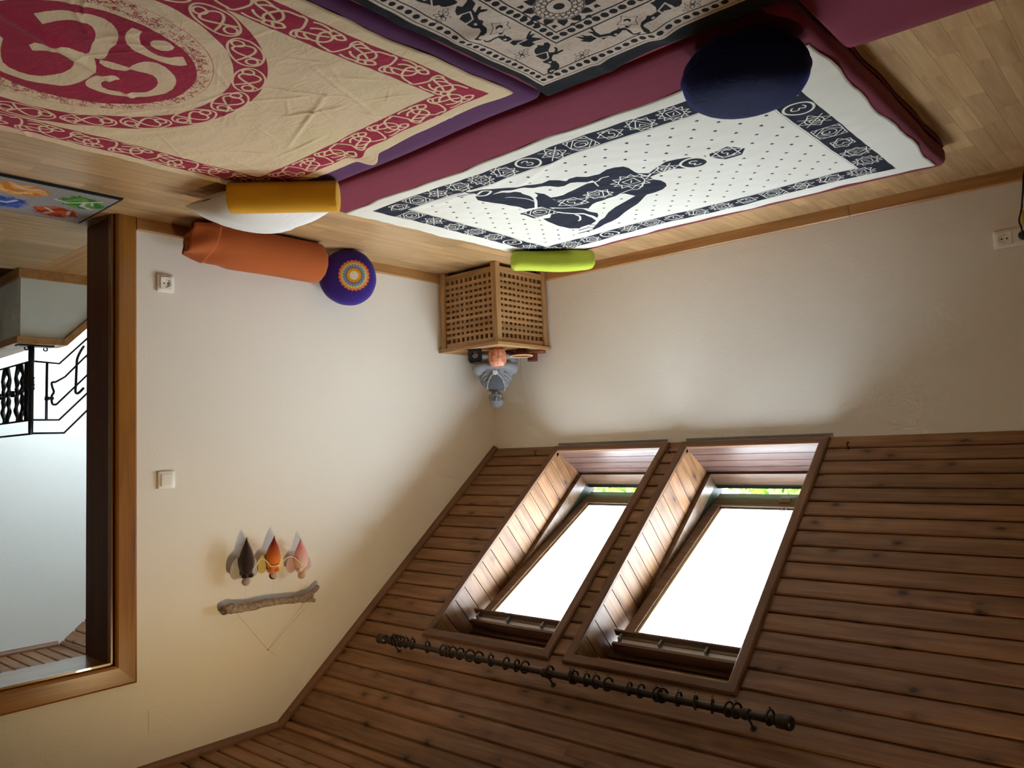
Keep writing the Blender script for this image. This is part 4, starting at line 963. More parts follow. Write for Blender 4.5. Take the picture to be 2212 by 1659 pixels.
# ---- white cloth with the seated meditating figure
def yogi_cloth():
    x0, x1, y0, y1 = -2.858, -.895, -1.872, -.592
    ink = Ink(axis(x0, x1, .0026), axis(y0, y1, .0026))
    bo, bw = (.105, .105, .052, .070), .104
    X0, X1, Y0, Y1 = x0 + .120, x1 - .105, y0 + .062, y1 - .085
    ink.rect(X0, X1, Y0, Y1)
    ink.rect(X0 + bw, X1 - bw, Y0 + bw, Y1 - bw, cut=True)
    e = bw + .006
    ink.stroke([(X0 + e, Y0 + e), (X1 - e, Y0 + e), (X1 - e, Y1 - e), (X0 + e, Y1 - e)], .0022, closed=True)
    def glyph(cx, cy, h, kind, ca=1.0, sa=0.0, w=.0036, cut=True):
        def T(P): return [(cx + h * (ca * a - sa * b), cy + h * (sa * a + ca * b)) for a, b in P]
        def circ(r, n=25, ox=0, oy=0): return [(ox + r * math.cos(t), oy + r * math.sin(t)) for t in np.linspace(0, 2 * PI, n)]
        def zig(r0, r1, n): return [((r0 if i % 2 else r1) * math.cos(PI * i / n), (r0 if i % 2 else r1) * math.sin(PI * i / n)) for i in range(2 * n + 1)]
        S = lambda P, f=1.0, c=False: ink.stroke(T(P), w * f, cut, c)
        three = [(-.28, .34), (-.05, .42), (.12, .28), (-.04, .06), (.18, -.06), (.12, -.34), (-.12, -.38), (-.3, -.22)]
        if kind == 0:
            S([(-.8, -.8), (.8, -.8), (.8, .8), (-.8, .8)], 1, True); S([(0, -.8), (.8, 0), (0, .8), (-.8, 0)], 1, True); S(circ(.42)); S(spline(three[3:], 4))
            for a in (-1, 1):
                S([(a * .8, .4), (a * .4, .8)]); S([(a * .8, -.4), (a * .4, -.8)])
        elif kind == 1:
            S(zig(.66, .95, 12)); S(circ(.60)); S([(-.3, -.3), (.3, -.3), (.3, .3), (-.3, .3)], 1, True); S([(-.1, -.15), (.1, .1)])
        elif kind == 2:
            S(zig(.70, .95, 9)); S([(0, .6), (.55, -.35), (-.55, -.35)], 1, True); S([(-.2, -.2), (0, .1), (.2, -.2)]); S(circ(.66))
        elif kind == 3:
            S(circ(.80, 31), 2.2); S(spline(three, 4), 1.3)
        elif kind == 4:
            S(zig(.5, .95, 4)); S(circ(.52)); S([(-.7, -.7), (.7, .7)]); S([(-.7, .7), (.7, -.7)]); S(circ(.28))
        else:
            S([(-.9, 0), (0, -.6), (.9, 0), (0, .6)], 1, True); S([(-.5, -.6), (.5, -.6), (.5, .6), (-.5, .6)], 1, True); S(spline(three, 3), 1.0)
    seq = [5, 0, 4, 2, 1, 2, 3, 4, 0, 5, 2, 1]
    def run(px, py, ux, uy, L, k0):
        n = int(L / .116)
        for k in range(n):
            c = L * (k + .5) / n; glyph(px + ux * c, py + uy * c, .056, seq[(k + k0) % len(seq)], ux, uy)
    hm = bw / 2
    run(X1 - hm, Y0 + hm, -1, 0, X1 - X0 - bw, 0); run(X1 - hm, Y1 - hm, -1, 0, X1 - X0 - bw, 3)
    run(X1 - hm, Y0 + bw, 0, 1, Y1 - Y0 - 2 * bw, 1); run(X0 + hm, Y0 + bw, 0, 1, Y1 - Y0 - 2 * bw, 5)
    # small stars over the field
    gx = .087; k = 0; yy = Y0 + bw + .05
    while yy < Y1 - bw - .02:
        xx = X0 + bw + .04 + (gx / 2 if k % 2 else 0)
        while xx < X1 - bw - .02:
            r = .0105; q = RNG.random() * .6
            ink.poly([(xx + (r if i % 2 == 0 else r * .42) * math.cos(q + PI * i / 5), yy + (r if i % 2 == 0 else r * .42) * math.sin(q + PI * i / 5)) for i in range(10)])
            xx += gx
        yy += .062; k += 1
    # the figure
    for P in YP: ink.poly(P, cut=True, grow=.020)
    for P in YP: ink.stroke(P, .0026, closed=True)
    for P in YP: ink.poly(P, cut=True, grow=.0075)
    for P in YP: ink.stroke([(a, b) for a, b in P], .001, closed=True)
    for P in YP: ink.poly(P)
    for P, w in YLIMB: ink.stroke(P, w)
    for P, w in YW: ink.stroke(spline(P, 4), w, cut=True)
    for i, (cx, cy) in enumerate(YG):
        if i == 0: ink.poly([(cx - .075, cy - .05), (cx + .075, cy - .05), (cx + .075, cy + .05), (cx - .075, cy + .05)])
        glyph(cx, cy, (.072, .085, .065, .085, .06, .062, .066)[i], (0, 5, 2, 1, 4, 3, 5)[i], w=.0045)
    def ex(X, Y): return ridge(X, Y, (-2.1, -1.80), (-1.5, -1.55), .006, .02) + ridge(X, Y, (-1.7, -1.72), (-1.2, -1.66), .005, .02) + ridge(X, Y, (-1.5, -.80), (-1.1, -1.0), .005, .02) + ridge(X, Y, (-1.25, -.62), (-1.1, -.8), .006, .02)
    m = printed('figure_cloth_print', srgb(214, 210, 196), srgb(222, 219, 208), srgb(22, 26, 40), srgb(34, 38, 52), 1.6, None, .26)
    o = cloth_obj('printed_cloth', ink, m, ex)
    return tag(o, 'white cloth printed in black with a seated meditating figure and a border of emblems', 'cloth', 'printed cloths on the mats')
yogi_cloth()

# ================================================================ MATS
M_MAROON = fabric('maroon_cotton', srgb(118, 32, 54), .12, .1, bump=.3)
M_PURPLE = fabric('purple_cotton', srgb(88, 42, 84), .12, .1, bump=.3)
def mat_disp(seed):
    def f(P):
        top = np.clip((P[:, 2] - .03) / .03, 0, 1)
        P = P.copy(); P[:, 2] += top * under(P[:, 0], P[:, 1])
        w = .0035 * np.sin(8.3 * P[:, 0] + 5.1 * P[:, 1] + seed) + .0015 * np.sin(21 * P[:, 0] - 17 * P[:, 1] + 2 * seed)
        c = P.mean(0); d = P[:, :2] - c[:2]; 
        P[:, 0] += np.sign(d[:, 0]) * w * (1 - top) ; P[:, 1] += np.sign(d[:, 1]) * w * (1 - top)
        return P
    return f
def futon(label, x0, x1, y0, y1, mat, seed):
    t = thing('floor_mat', label, 'mat', ((x0 + x1) / 2, (y0 + y1) / 2, 0), group='floor mats')
    m = rbox(x0, x1, y0, y1, .002, MAT_Z, .032, int((x1 - x0) / .035), int((y1 - y0) / .035), 4, mat_disp(seed))
    m.build('cover', mat, t, smooth=True, world=True)
    k = .006; loop = []
    for (ax_, ay_, bx_, by_) in ((x0, y0, x1, y0), (x1, y0, x1, y1), (x1, y1, x0, y1), (x0, y1, x0, y0)):
        for q in np.linspace(.03, .97, 26):
            loop.append((ax_ + (bx_ - ax_) * q + .003 * math.sin(q * 31 + seed), ay_ + (by_ - ay_) * q + .003 * math.sin(q * 27 + seed), .011 + .003 * math.sin(q * 40 + seed)))
    loop = [((x0 + x1) / 2 + (p[0] - (x0 + x1) / 2) * .999, (y0 + y1) / 2 + (p[1] - (y0 + y1) / 2) * .999, p[2]) for p in loop]; loop.append(loop[0])
    MB().tube(loop, .0045, 6).build('piping', mat, t, smooth=True, world=True)
futon('maroon floor mat along the low wall, under the cloth with the seated figure', -2.885, -.868, -2.092, -.528, M_MAROON, 1.0)
futon('purple floor mat under the cream Om cloth', -2.166, -.868, -4.17, -2.102, M_PURPLE, 2.0)
futon('maroon floor mat under the elephant cloth, between purple mat and bare maroon mat', -2.890, -2.172, -4.17, -2.100, M_MAROON, 3.0)
futon('bare maroon floor mat lying next to the dark blue round cushion', -3.63, -2.902, -3.80, -1.738, M_MAROON, 4.0)
# ================================================================ CUSHIONS
def bolster_mesh(L, r, ends=.25, n=40, m=36, gather=.0, sag=.0, seed=0):
    """cylinder along x with softly rounded, gathered ends"""
    mb = MB(); V = []
    # flat-ish round ends: radius grows fast near the rim
    xs = []; rs = []
    for q in (0, .25, .5, .72, .88, .96): xs.append(-L / 2 + .35 * ends * r * (q ** 3)); rs.append(r * q)
    for a in np.linspace(.15, 1, 6): xs.append(-L / 2 + .35 * ends * r + ends * r * (1 - math.cos(a * PI / 2))); rs.append(r * (.965 + .035 * math.sin(a * PI / 2)))
    body = list(np.linspace(-L / 2 + 1.4 * ends * r, L / 2 - 1.4 * ends * r, m))
    X = xs + body[1:-1] + [-q for q in xs[::-1]]; Rr = rs + [r] * (m - 2) + rs[::-1]
    for x, rr in zip(X, Rr):
        e = abs(x) / (L / 2); g = gather * max(0, (e - .80) / .20)
        for j in range(n):
            a = 2 * PI * j / n
            q = rr * (1 + g * .05 * math.sin(a * 13 + seed) + .008 * math.sin(3 * a + 9 * x + seed) + .006 * math.sin(17 * x + 2 * a))
            y, z = q * math.cos(a), q * math.sin(a)
            if z < -r * .86: z = -r * .86 - (abs(z) - r * .86) * .2
            V.append((x, y, z))
    N = len(X)
    F = [(i * n + j, i * n + (j + 1) % n, (i + 1) * n + (j + 1) % n, (i + 1) * n + j) for i in range(N - 1) for j in range(n)]
    return mb.add(V, F)
def along(p, q, up=(0, 0, 1)):
    X = (Vector(q) - Vector(p)).normalized(); Y = Vector(up).cross(X).normalized(); Z = X.cross(Y)
    return basis(X, Y, Z, (Vector(p) + Vector(q)) / 2)

M_MUST = fabric('mustard_cotton', srgb(222, 164, 40), .1, .06)
M_ORNG = fabric('orange_cotton', srgb(170, 88, 42), .1, .06)
M_LIME = fabric('lime_cotton', srgb(172, 182, 58), .1, .07)
M_WHIT = fabric('white_cotton', srgb(226, 224, 220), .05, .03)
M_INDIGO = fabric('indigo_cotton', srgb(58, 38, 122), .1, .08)

# mustard roll lying on the corner of the mats
p, q = (-.925, -2.415, .143), (-1.212, -2.135, .143)
Lm = (Vector(q) - Vector(p)).length; M_ = along(p, q)
t = thing('bolster', 'mustard yellow bolster lying on the mats in front of the white pillow', 'bolster', M=M_)
bolster_mesh(Lm, .0575, .28, gather=.5, seed=1).build('cover', M_MUST, t, smooth=True)
for s_ in (-1, 1):
    MB().torus(.0535, .0022, 40, 6, M=Matrix.Translation((s_ * (Lm / 2 - .008), 0, .001)) @ Matrix.Rotation(PI / 2, 4, 'Y')).build('piping', M_MUST, t, smooth=True)

# white pillow behind it
def pillow_mesh(a, b, h, n=44, pinch=.14):
    V = []; F = []
    for sgn in (1, -1):
        for i in range(n + 1):
            for j in range(n + 1):
                u, v = 2 * i / n - 1, 2 * j / n - 1
                zz = h * max(0, (1 - abs(u) ** 2.4)) ** .55 * max(0, (1 - abs(v) ** 2.4)) ** .55
                px = a * u * (1 - pinch * (1 - v * v) * 0 - pinch * .55 * (1 - abs(v) ** 2) * abs(u) ** 6); py = b * v * (1 - pinch * .55 * (1 - u * u) * abs(v) ** 6)
                wr = .004 * math.sin(9 * u + 5 * v) * (1 - abs(u)) + .005 * math.sin(26 * math.atan2(v, u)) * max(abs(u), abs(v)) ** 4 * (zz / h)
                V.append((px, py, sgn * zz * (1.0 if sgn > 0 else .55) + wr * sgn))
    m = n + 1
    for k in range(2):
        o = k * m * m
        F += [(o + i * m + j, o + (i + 1) * m + j, o + (i + 1) * m + j + 1, o + i * m + j + 1) for i in range(n) for j in range(n)]
    mb = MB().add(V, F); return mb
t = thing('pillow', 'plump white pillow lying behind the mustard bolster', 'pillow',
          M=Matrix.Translation((-.662, -2.125, .056)) @ Matrix.Rotation(math.atan2(.85, -.52) + PI / 4 + .12, 4, 'Z'))
pillow_mesh(.225, .215, .088).build('cover', M_WHIT, t, smooth=True)
# lime roll on the far corner of the figure cloth
p, q = (-.925, -.845, .142), (-1.225, -.535, .142)
M_ = along(p, q); Ll = (Vector(q) - Vector(p)).length
t = thing('bolster', 'lime green bolster lying across the corner of the white figure cloth', 'bolster', M=M_)
m = rbox(-Ll / 2, Ll / 2, -.058, .058, -.048, .046, .030, 20, 6, 5, lambda P: P + np.stack([.004 * np.sign(P[:, 0]) * np.cos(P[:, 1] * 40), .004 * np.sin(P[:, 0] * 22) * np.sign(P[:, 1]), .005 * np.sin(P[:, 0] * 14 + 1) * (P[:, 2] > 0)], 1))
m.build('cover', M_LIME, t, smooth=True)
for s_ in (-1, 1):
    MB().tube([(s_ * (Ll / 2 - .012), .047 * math.cos(a), .040 * math.sin(a)) for a in np.linspace(0, 2 * PI, 25)], .0024, 6, False).build('piping', M_LIME, t, smooth=True)

# orange bolster against the wall
p, q = (-.135, -2.175, .094), (-.140, -1.475, .103)
M_ = along(p, q); Lo = (Vector(q) - Vector(p)).length
t = thing('bolster', 'large orange bolster lying along the wall beside the door frame', 'bolster', M=M_)
mb = bolster_mesh(Lo, .105, .35, n=48, m=44, gather=.3, seed=4)
def loose(x, y, z):
    e = max(0.0, (-x / Lo * 2 - .42) / .58)          # 0 on the body, 1 at the loose end
    k = 1 - .20 * e ** 1.5
    a = math.atan2(z, y)
    w = .010 * e * math.sin(5 * a + 26 * x) + .006 * e * math.sin(40 * x + 3 * a)
    return (x - .03 * e * math.sin(a + .8), y * k + w * math.cos(a), z * (1 - .22 * e ** 1.3) - .012 * e + w * math.sin(a))
mb.v = [loose(*q) for q in mb.v]
mb.build('cover', M_ORNG, t, smooth=True)
# loose wrapped end of its cover: a flap with a slanting edge
V = []; F = []; nu, nv = 14, 40
for i in range(nu):
    for j in range(nv):
        a = math.radians(-70 + 285 * j / (nv - 1)); u = i / (nu - 1)
        ln = .035 + .085 * j / (nv - 1)
        x, y, z = loose(-Lo / 2 + .004 + ln * u, -.105 * math.cos(a), .105 * math.sin(a))
        g = 1.035 + .02 * math.sin(3 * a + 2 * u) - .05 * (1 - u) ** 3
        V.append((x - .006, y * g, z * g + .001))
F = [(i * nv + j, (i + 1) * nv + j, (i + 1) * nv + j + 1, i * nv + j + 1) for i in range(nu - 1) for j in range(nv - 1)]
fl = MB().add(V, F).build('cover_flap', M_ORNG, t, smooth=True); sm = fl.modifiers.new('thick', 'SOLIDIFY'); sm.thickness = .004

# round indigo cushion standing on edge behind it
Mc = basis(Vector((-.78, -.56, .10)).normalized(), Vector((.58, -.81, 0)).normalized(), Vector((0, 0, 1)), (-.135, -1.292, .148))
Xc = Vector((-.80, -.58, .12)).normalized(); Yc = Vector((0, 0, 1)).cross(Xc).normalized(); Zc = Xc.cross(Yc)
Mc = basis(Xc, Yc, Zc, (-.135, -1.285, .150))
t = thing('round_cushion', 'round indigo cushion with a rainbow mandala, standing against the wall', 'cushion', M=Mc)
V = []; F = []; n = 96; prof = [(0, .062)] + [(.150 * s_, .062 * (1 - (s_ ** 4) * .55)) for s_ in np.linspace(.1, .93, 12)] + [(.148, .016), (.152, 0), (.148, -.016)] + [(.150 * s_, -.06 * (1 - (s_ ** 4) * .55)) for s_ in np.linspace(.93, .05, 10)]
for k, (r, hgt) in enumerate(prof):
    for j in range(n):
        a = 2 * PI * j / n; rr = r * (1 + .012 * math.sin(3 * a + 1) * (r / .15) ** 3 + .003 * math.sin(11 * a) * (r / .15) ** 6)
        V.append((hgt, rr * math.cos(a), rr * math.sin(a)))
F = [(i * n + j, i * n + (j + 1) % n, (i + 1) * n + (j + 1) % n, (i + 1) * n + j) for i in range(len(prof) - 1) for j in range(n)]
MB().add(V, F).build('cover', M_INDIGO, t, smooth=True)
# embroidered mandala patch, slightly proud of the cover
M_MAND = vcol('mandala_patch', .7, .15)
nr, na = 34, 144; V = []; C_ = []; F = []
RAD = .082; cy, cz = -.030, -.006
SR = lambda *c: np.array(srgb(*c)[:3])
for i in range(nr):
    for j in range(na):
        r = i / (nr - 1); a = 2 * PI * j / na
        edge = 1 + .075 * abs(((a * 24 / (2 * PI)) % 1) - .5) * -2 + .04
        rr = RAD * r * (1 + (edge - 1) * max(0, (r - .72) / .28)); Y_, Z_ = cy + rr * math.cos(a), cz + rr * math.sin(a)
        R_ = math.hypot(Y_, Z_); V.append((.062 * (1 - (R_ / .15) ** 4 * .55) + .0015, Y_, Z_))
        z1 = abs(((a * 12 / PI) % 1) - .5) * 2; z2 = abs(((a * 12 / PI + .5) % 1) - .5) * 2
        if r < .30: c = SR(246, 240, 226) * (1 - r * .6) + SR(236, 200, 70) * r * .6
        elif r < .46: c = SR(222, 172, 40)
        elif r < .485: c = SR(60, 40, 40)
        elif r < .56 + .05 * z1: c = SR(168, 120, 190)
        elif r < .68 + .06 * z2: c = SR(110, 186, 206) if z1 > .25 else SR(50, 110, 100)
        elif r < .78 + .06 * z1: c = SR(226, 206, 110)
        elif r < .90 + .05 * z2: c = SR(226, 150, 90)
        else: c = SR(196, 92, 66)
        C_.append(c)
F = [(i * na + j, i * na + (j + 1) % na, (i + 1) * na + (j + 1) % na, (i + 1) * na + j) for i in range(nr - 1) for j in range(na)]
po = MB().add(V, F).build('mandala_patch', M_MAND, t, smooth=True)
ca_ = po.data.color_attributes.new('tint', 'FLOAT_COLOR', 'POINT'); ca_.data.foreach_set('color', np.c_[np.array(C_), np.ones(len(C_))].ravel().astype(np.float32))
tag(po, 'rainbow mandala in yellow, violet, turquoise and orange rings')

# dark blue velvet meditation cushion on the mats
def velvet():
    tt = NT('blue_velvet'); n = tt.noise(tt.coord(), 9, 3, .6, 1)
    c = tt.mix(n, srgb(9, 12, 42), srgb(16, 21, 72)); tt.bump(tt.noise(tt.coord((1, 1, 2)), 14, 3, .6, 1), .35, .01)
    mm = tt.out(c, .85, .2, 0, .35); tt.b.inputs['Sheen Roughness'].default_value = .35
    tt.b.inputs['Sheen Tint'].default_value = srgb(90, 110, 220); return mm
M_VELV = velvet()
t = thing('meditation_cushion', 'dark blue velvet round meditation cushion standing on the maroon mat', 'cushion', (-2.728, -1.985, .085))
n = 72; prof = []
for k in range(33):
    a = PI * k / 32 - PI / 2; q = 2 / 2.9
    prof.append((.160 * abs(math.cos(a)) ** (2 / 3.7), .076 + .0765 * math.copysign(abs(math.sin(a)) ** (2 / 2.05), math.sin(a))))
prof = [(max(r, .0002), max(z, .001)) for r, z in prof]
V = []
for r, z in prof:
    for j in range(n):
        a = 2 * PI * j / n; w = math.sin(PI * min(1, max(0, z / .153)))
        rr = r * (1 + .012 * w * math.sin(24 * a) * abs(math.cos(z * 17)) + .012 * math.sin(2 * a + .6)); V.append((rr * math.cos(a), rr * math.sin(a), z))
F = [(i * n + j, i * n + (j + 1) % n, (i + 1) * n + (j + 1) % n, (i + 1) * n + j) for i in range(len(prof) - 1) for j in range(n)]
MB().add(V, F).build('cover', M_VELV, t, smooth=True)
MB().torus(.1615, .0018, 60, 6, M=Matrix.Translation((0, 0, .074))).build('seam', M_VELV, t, smooth=True)

# ================================================================ DOORMAT
def doormat():
    x0, x1, y0, y1 = -.248, .222, -3.22, -2.508
    xs, ys = axis(x0, x1, .006), axis(y0, y1, .006)
    X, Y = np.meshgrid(xs, ys, indexing='ij'); nx, ny = X.shape
    C = np.zeros((nx, ny, 3)); C[:] = SR(150, 142, 140)
    e = np.minimum(np.minimum(X - x0, x1 - X), np.minimum(Y - y0, y1 - Y)); C[e < .013] = SR(30, 26, 30)
    r_ = np.random.default_rng(3); nzy = r_.normal(size=X.shape) * .012
    def blob(cx, cy, rx, ry, col, col2):
        q = ((X - cx) / rx) ** 2 + ((Y - cy) / ry) ** 2 + nzy * 14 + .25 * np.sin(X * 60) * np.sin(Y * 50)
        m = q < 1; C[m] = SR(*col); m2 = m & (np.sin(X * 55 + 3 * np.sin(Y * 40)) > .2); C[m2] = SR(*col2)
    def line(P, w, col):
        I = Ink(xs, ys); I.stroke(P, w); C[I.v > 0] = SR(*col)
    gz = (196, 188, 184)
    blob(-.10, -2.615, .085, .085, (56, 118, 40), (98, 150, 60)); line([(-.16, -2.56), (-.12, -2.60), (-.06, -2.66), (-.08, -2.71)], .014, gz); line([(-.11, -2.61), (-.05, -2.60), (-.03, -2.56)], .016, gz); line([(-.13, -2.59), (-.08, -2.57)], .010, gz)
    blob(-.12, -2.855, .075, .10, (198, 124, 44), (224, 160, 84)); line([(-.16, -2.80), (-.13, -2.84), (-.16, -2.88)], .016, gz); line([(-.09, -2.80), (-.07, -2.86), (-.09, -2.92)], .01, (236, 190, 130))
    blob(.10, -2.65, .075, .085, (150, 50, 20), (196, 84, 34)); line([(.06, -2.70), (.10, -2.66), (.14, -2.68)], .012, gz); line([(.06, -2.61), (.11, -2.60)], .012, gz)
    blob(.08, -2.86, .075, .09, (44, 66, 140), (66, 92, 172)); line([(.04, -2.82), (.09, -2.84), (.09, -2.90), (.05, -2.92)], .016, gz)
    blob(.0, -3.08, .10, .08, (176, 60, 90), (210, 110, 60))
    Z = np.full(X.shape, .009); Z[e < .002] = 0.001
    Z += .0006 * r_.random(X.shape)
    V = np.stack([X, Y, Z], -1).reshape(-1, 3); idx = np.arange(nx * ny).reshape(nx, ny)
    F = np.stack([idx[:-1, :-1], idx[1:, :-1], idx[1:, 1:], idx[:-1, 1:]], -1).reshape(-1, 4)
    m = MB(); m.v = [tuple(q) for q in V]; m.f = [tuple(int(i) for i in q) for q in F]
    o = m.build('doormat', vcol('doormat_pile', .95, .5), None, smooth=True)
    a = o.data.color_attributes.new('tint', 'FLOAT_COLOR', 'POINT'); a.data.foreach_set('color', np.c_[C.reshape(-1, 3), np.ones(nx * ny)].ravel().astype(np.float32))
    tag(o, 'grey doormat with colourful painted animal shapes lying in the doorway', 'doormat')
doormat()

# ================================================================ CORNER TABLE WITH LATTICE SIDES
GX = GY = .006
TX0, TY0 = -GX - .5, -GY - .5
t = thing('lattice_table', 'wooden cube table with lattice sides standing in the room corner', 'table', (-GX - .25, -GY - .25, 0))
# local: table spans -.25 .. .25
def vleg(x, y):
    MB().prism([(0, 0), (.042, 0), (.042, .042), (0, .042)], 0, .478).build('leg', M_BEECH, t, bevel=.004, M=basis(Vector((0, 0, 1)), Vector((1, 0, 0)), Vector((0, 1, 0)), (x, y, 0)))
INS = .012
for sx in (-.25 + INS, .25 - INS - .042):
    for sy in (-.25 + INS, .25 - INS - .042): vleg(sx, sy)
a0, a1 = -.25 + INS + .042, .25 - INS - .042            # between the legs
Wd = a1 - a0
rail_lo = MB().prism([(0, 0), (.036, 0), (.036, .02), (0, .02)], 0, Wd).mesh('rail', M_BEECH)
rail_hi = MB().prism([(0, 0), (.030, 0), (.030, .02), (0, .02)], 0, Wd).mesh('rail', M_BEECH)
NH = 11
z_lo, z_hi = .024 + .036, .478 - .030
cell = (z_hi - z_lo) / NH
wsl = cell * .55
hsl = MB().prism([(0, 0), (wsl, 0), (wsl, .009), (0, .009)], 0, Wd).mesh('slat', M_BEECH)
NV = 9; cellv = Wd / (NV + 1); wv = cellv * .47
vsl = MB().prism([(0, 0), (wv, 0), (wv, .009), (0, .009)], 0, z_hi - z_lo).mesh('slat', M_BEECH)
for k in range(4):
    # panel frame: local x along the side, local z up, local y inwards
    Mp = Matrix.Rotation(k * PI / 2, 4, 'Z') @ Matrix.Translation((0, -.25 + INS + .010, 0))
    pn = empty('side_panel'); pn.parent = t; pn.matrix_local = Mp
    XZ = lambda x, z, y=0: basis(Vector((1, 0, 0)), Vector((0, 0, 1)), Vector((0, -1, 0)), (x, y + .02, z))
    link('rail', rail_lo, pn, XZ(a0, .024)); link('rail', rail_hi, pn, XZ(a0, z_hi))
    for i in range(NH - 1):
        link('slat', hsl, pn, XZ(a0, z_lo + cell * (i + 1) - wsl / 2, -.010))
    for i in range(NV):
        link('slat', vsl, pn, basis(Vector((0, 0, 1)), Vector((1, 0, 0)), Vector((0, 1, 0)), (a0 + cellv * (i + 1) - wv / 2, .0045, z_lo)))
# lattice top
tp = empty('table_top'); tp.parent = t; tp.matrix_local = Matrix.Translation((0, 0, .478))
for k in range(4):
    MB().prism([(-.25, -.25), (.25, -.25), (.21, -.21), (-.21, -.21)], 0, .022, 'z').build('frame_board', M_BEECH, tp, M=Matrix.Rotation(k * PI / 2, 4, 'Z'), bevel=.003)
tsl = MB().prism([(0, 0), (.022, 0), (.022, .009), (0, .009)], 0, .42).mesh('slat', M_BEECH)
for i in range(10):
    c = -.21 + .042 * (i + .5) - .011
    link('slat', tsl, tp, Matrix.Translation((-.21, c, .011)))
    link('slat', tsl, tp, Matrix.Translation((c + .022, -.21, .002)) @ Matrix.Rotation(PI / 2, 4, 'Z'))
MB().box(-.19, .19, -.19, .19, .03, .04).build('base_board', M_BEECH, t)
# ================================================================ THINGS ON THE TABLE
FW = Vector((.658, .753, 0)).normalized(); RTV = Vector((.753, -.658, 0)).normalized()
ROT = math.atan2(RTV.y, RTV.x)
M_STONE = plain('grey_cast_stone', srgb(132, 133, 137), .85, .2, scale=60, nz=.10, bump=.2)
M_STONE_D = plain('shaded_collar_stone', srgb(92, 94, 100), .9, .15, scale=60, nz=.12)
def statue():
    t = thing('monk_statue', 'grey stone statue of a seated bald monk wearing prayer beads', 'statue', (-.200, -.200, .502), ROT)
    # robe: stacked oval sections, half width and half depth by height
    SEC = [(0, .128, .098), (.025, .145, .108), (.055, .146, .106), (.08, .138, .096), (.11, .126, .086), (.14, .113, .077), (.17, .100, .068), (.195, .089, .060), (.215, .076, .053), (.23, .056, .046), (.242, .034, .034), (.25, .02, .02)]
    zs = [q[0] for q in SEC]
    def wd(z): return np.interp(z, zs, [q[1] for q in SEC]), np.interp(z, zs, [q[2] for q in SEC])
    def front(x, z, off=0.0):
        w, dp = wd(z); return -dp * math.sqrt(max(0.02, 1 - (x / w) ** 2)) - off + .012 * (z / .25)
    m = MB(); V = []; n = 44; K = 30
    for k in range(K):
        z = .25 * k / (K - 1); w, dp = wd(z)
        for j in range(n):
            a = 2 * PI * j / n; fold = 1 + .018 * math.sin(11 * a + 6 * math.sin(z * 22)) * min(1, (.25 - z) / .06)
            V.append((w * math.cos(a) * fold, dp * math.sin(a) * fold + .012 * (z / .25), z))
    F = [(i * n + j, i * n + (j + 1) % n, (i + 1) * n + (j + 1) % n, (i + 1) * n + j) for i in range(K - 1) for j in range(n)]
    F += [tuple(range(n - 1, -1, -1)), tuple((K - 1) * n + j for j in range(n))]
    m.add(V, F)
    for s_ in (-1, 1):
        # forearms and wide sleeves meeting in the lap
        m.tube(spline([(s_ * .104, -.030, .125), (s_ * .106, -.058, .092), (s_ * .070, -.088, .082), (s_ * .020, -.108, .090)], 6), [.026, .028, .030, .032, .034, .035, .035, .035, .034, .033, .031, .029, .027, .025, .023, .021, .020, .019, .018], 14)
        m.ball((s_ * .098, -.055, .052), (.036, .045, .046), 18, 12)
        m.ball((s_ * .075, -.066, .026), (.062, .050, .030), 18, 12)
        # folds of the robe across arm and chest
        for k in range(6):
            z0 = .205 - .020 * k; x0 = (.080 + .0085 * k); x1 = .050 + .004 * k; z1 = z0 - .030 - .004 * k
            m.tube(spline([(s_ * x0, front(x0, z0, .001), z0), (s_ * (x0 + x1) / 2, front((x0 + x1) / 2, (z0 + z1) / 2 - .004, .003), (z0 + z1) / 2 - .004), (s_ * x1, front(x1, z1, .002), z1)], 5), .0052, 8)
        # edge of the robe running in a V to the hands
        m.tube(spline([(s_ * .046, front(.046, .232, -.006), .232), (s_ * .056, front(.056, .205, .001), .205), (s_ * .044, front(.044, .165, .003), .165), (s_ * .016, front(.016, .122, .004), .122)], 6), .0065, 8)
        m.ball((s_ * .0425, .006, .286), (.0060, .011, .019), 12, 8); m.ball((s_ * .0415, .003, .268), (.005, .007, .010), 10, 6)
        m.tube(spline([(s_ * .006, -.047, .302), (s_ * .018, -.046, .306), (s_ * .033, -.034, .300)], 4), .0045, 8)
        m.ball((s_ * .0175, -.040, .291), (.012, .0075, .0075), 12, 8); m.ball((s_ * .021, -.036, .270), (.013, .013, .014), 12, 8)
        for q in range(4): m.tube([(s_ * (.012 + .004 * q), -.108 + .003 * q, .100 - .007 * q), (-s_ * .016, -.116 + .002 * q, .090 - .007 * q)], .0052, 6)
    m.ball((0, -.100, .088), (.036, .022, .022), 16, 10)
    m.tube([(0, .016, .222), (0, .008, .268)], .030, 16)
    m.ball((0, .003, .303), (.0445, .0490, .046), 24, 16); m.ball((0, -.008, .276), (.036, .038, .032), 20, 12)
    m.tube([(0, -.045, .300), (0, -.054, .286), (0, -.055, .280)], [.005, .0065, .0075], 8); m.ball((0, -.046, .266), (.014, .006, .0045), 12, 8); m.ball((0, -.038, .254), (.013, .010, .010), 12, 8)
    b = m.build('figure', M_STONE, t, smooth=True)
    r = b.modifiers.new('fuse', 'REMESH'); r.mode = 'VOXEL'; r.voxel_size = .0028; r.use_smooth_shade = True
    s2 = b.modifiers.new('soft', 'SMOOTH'); s2.factor = .5; s2.iterations = 2
    MB().prism([(-.120, -.070), (.120, -.070), (.132, 0), (.112, .075), (-.112, .075), (-.132, 0)], 0, .014, 'z').build('plinth', M_STONE, t, bevel=.004)
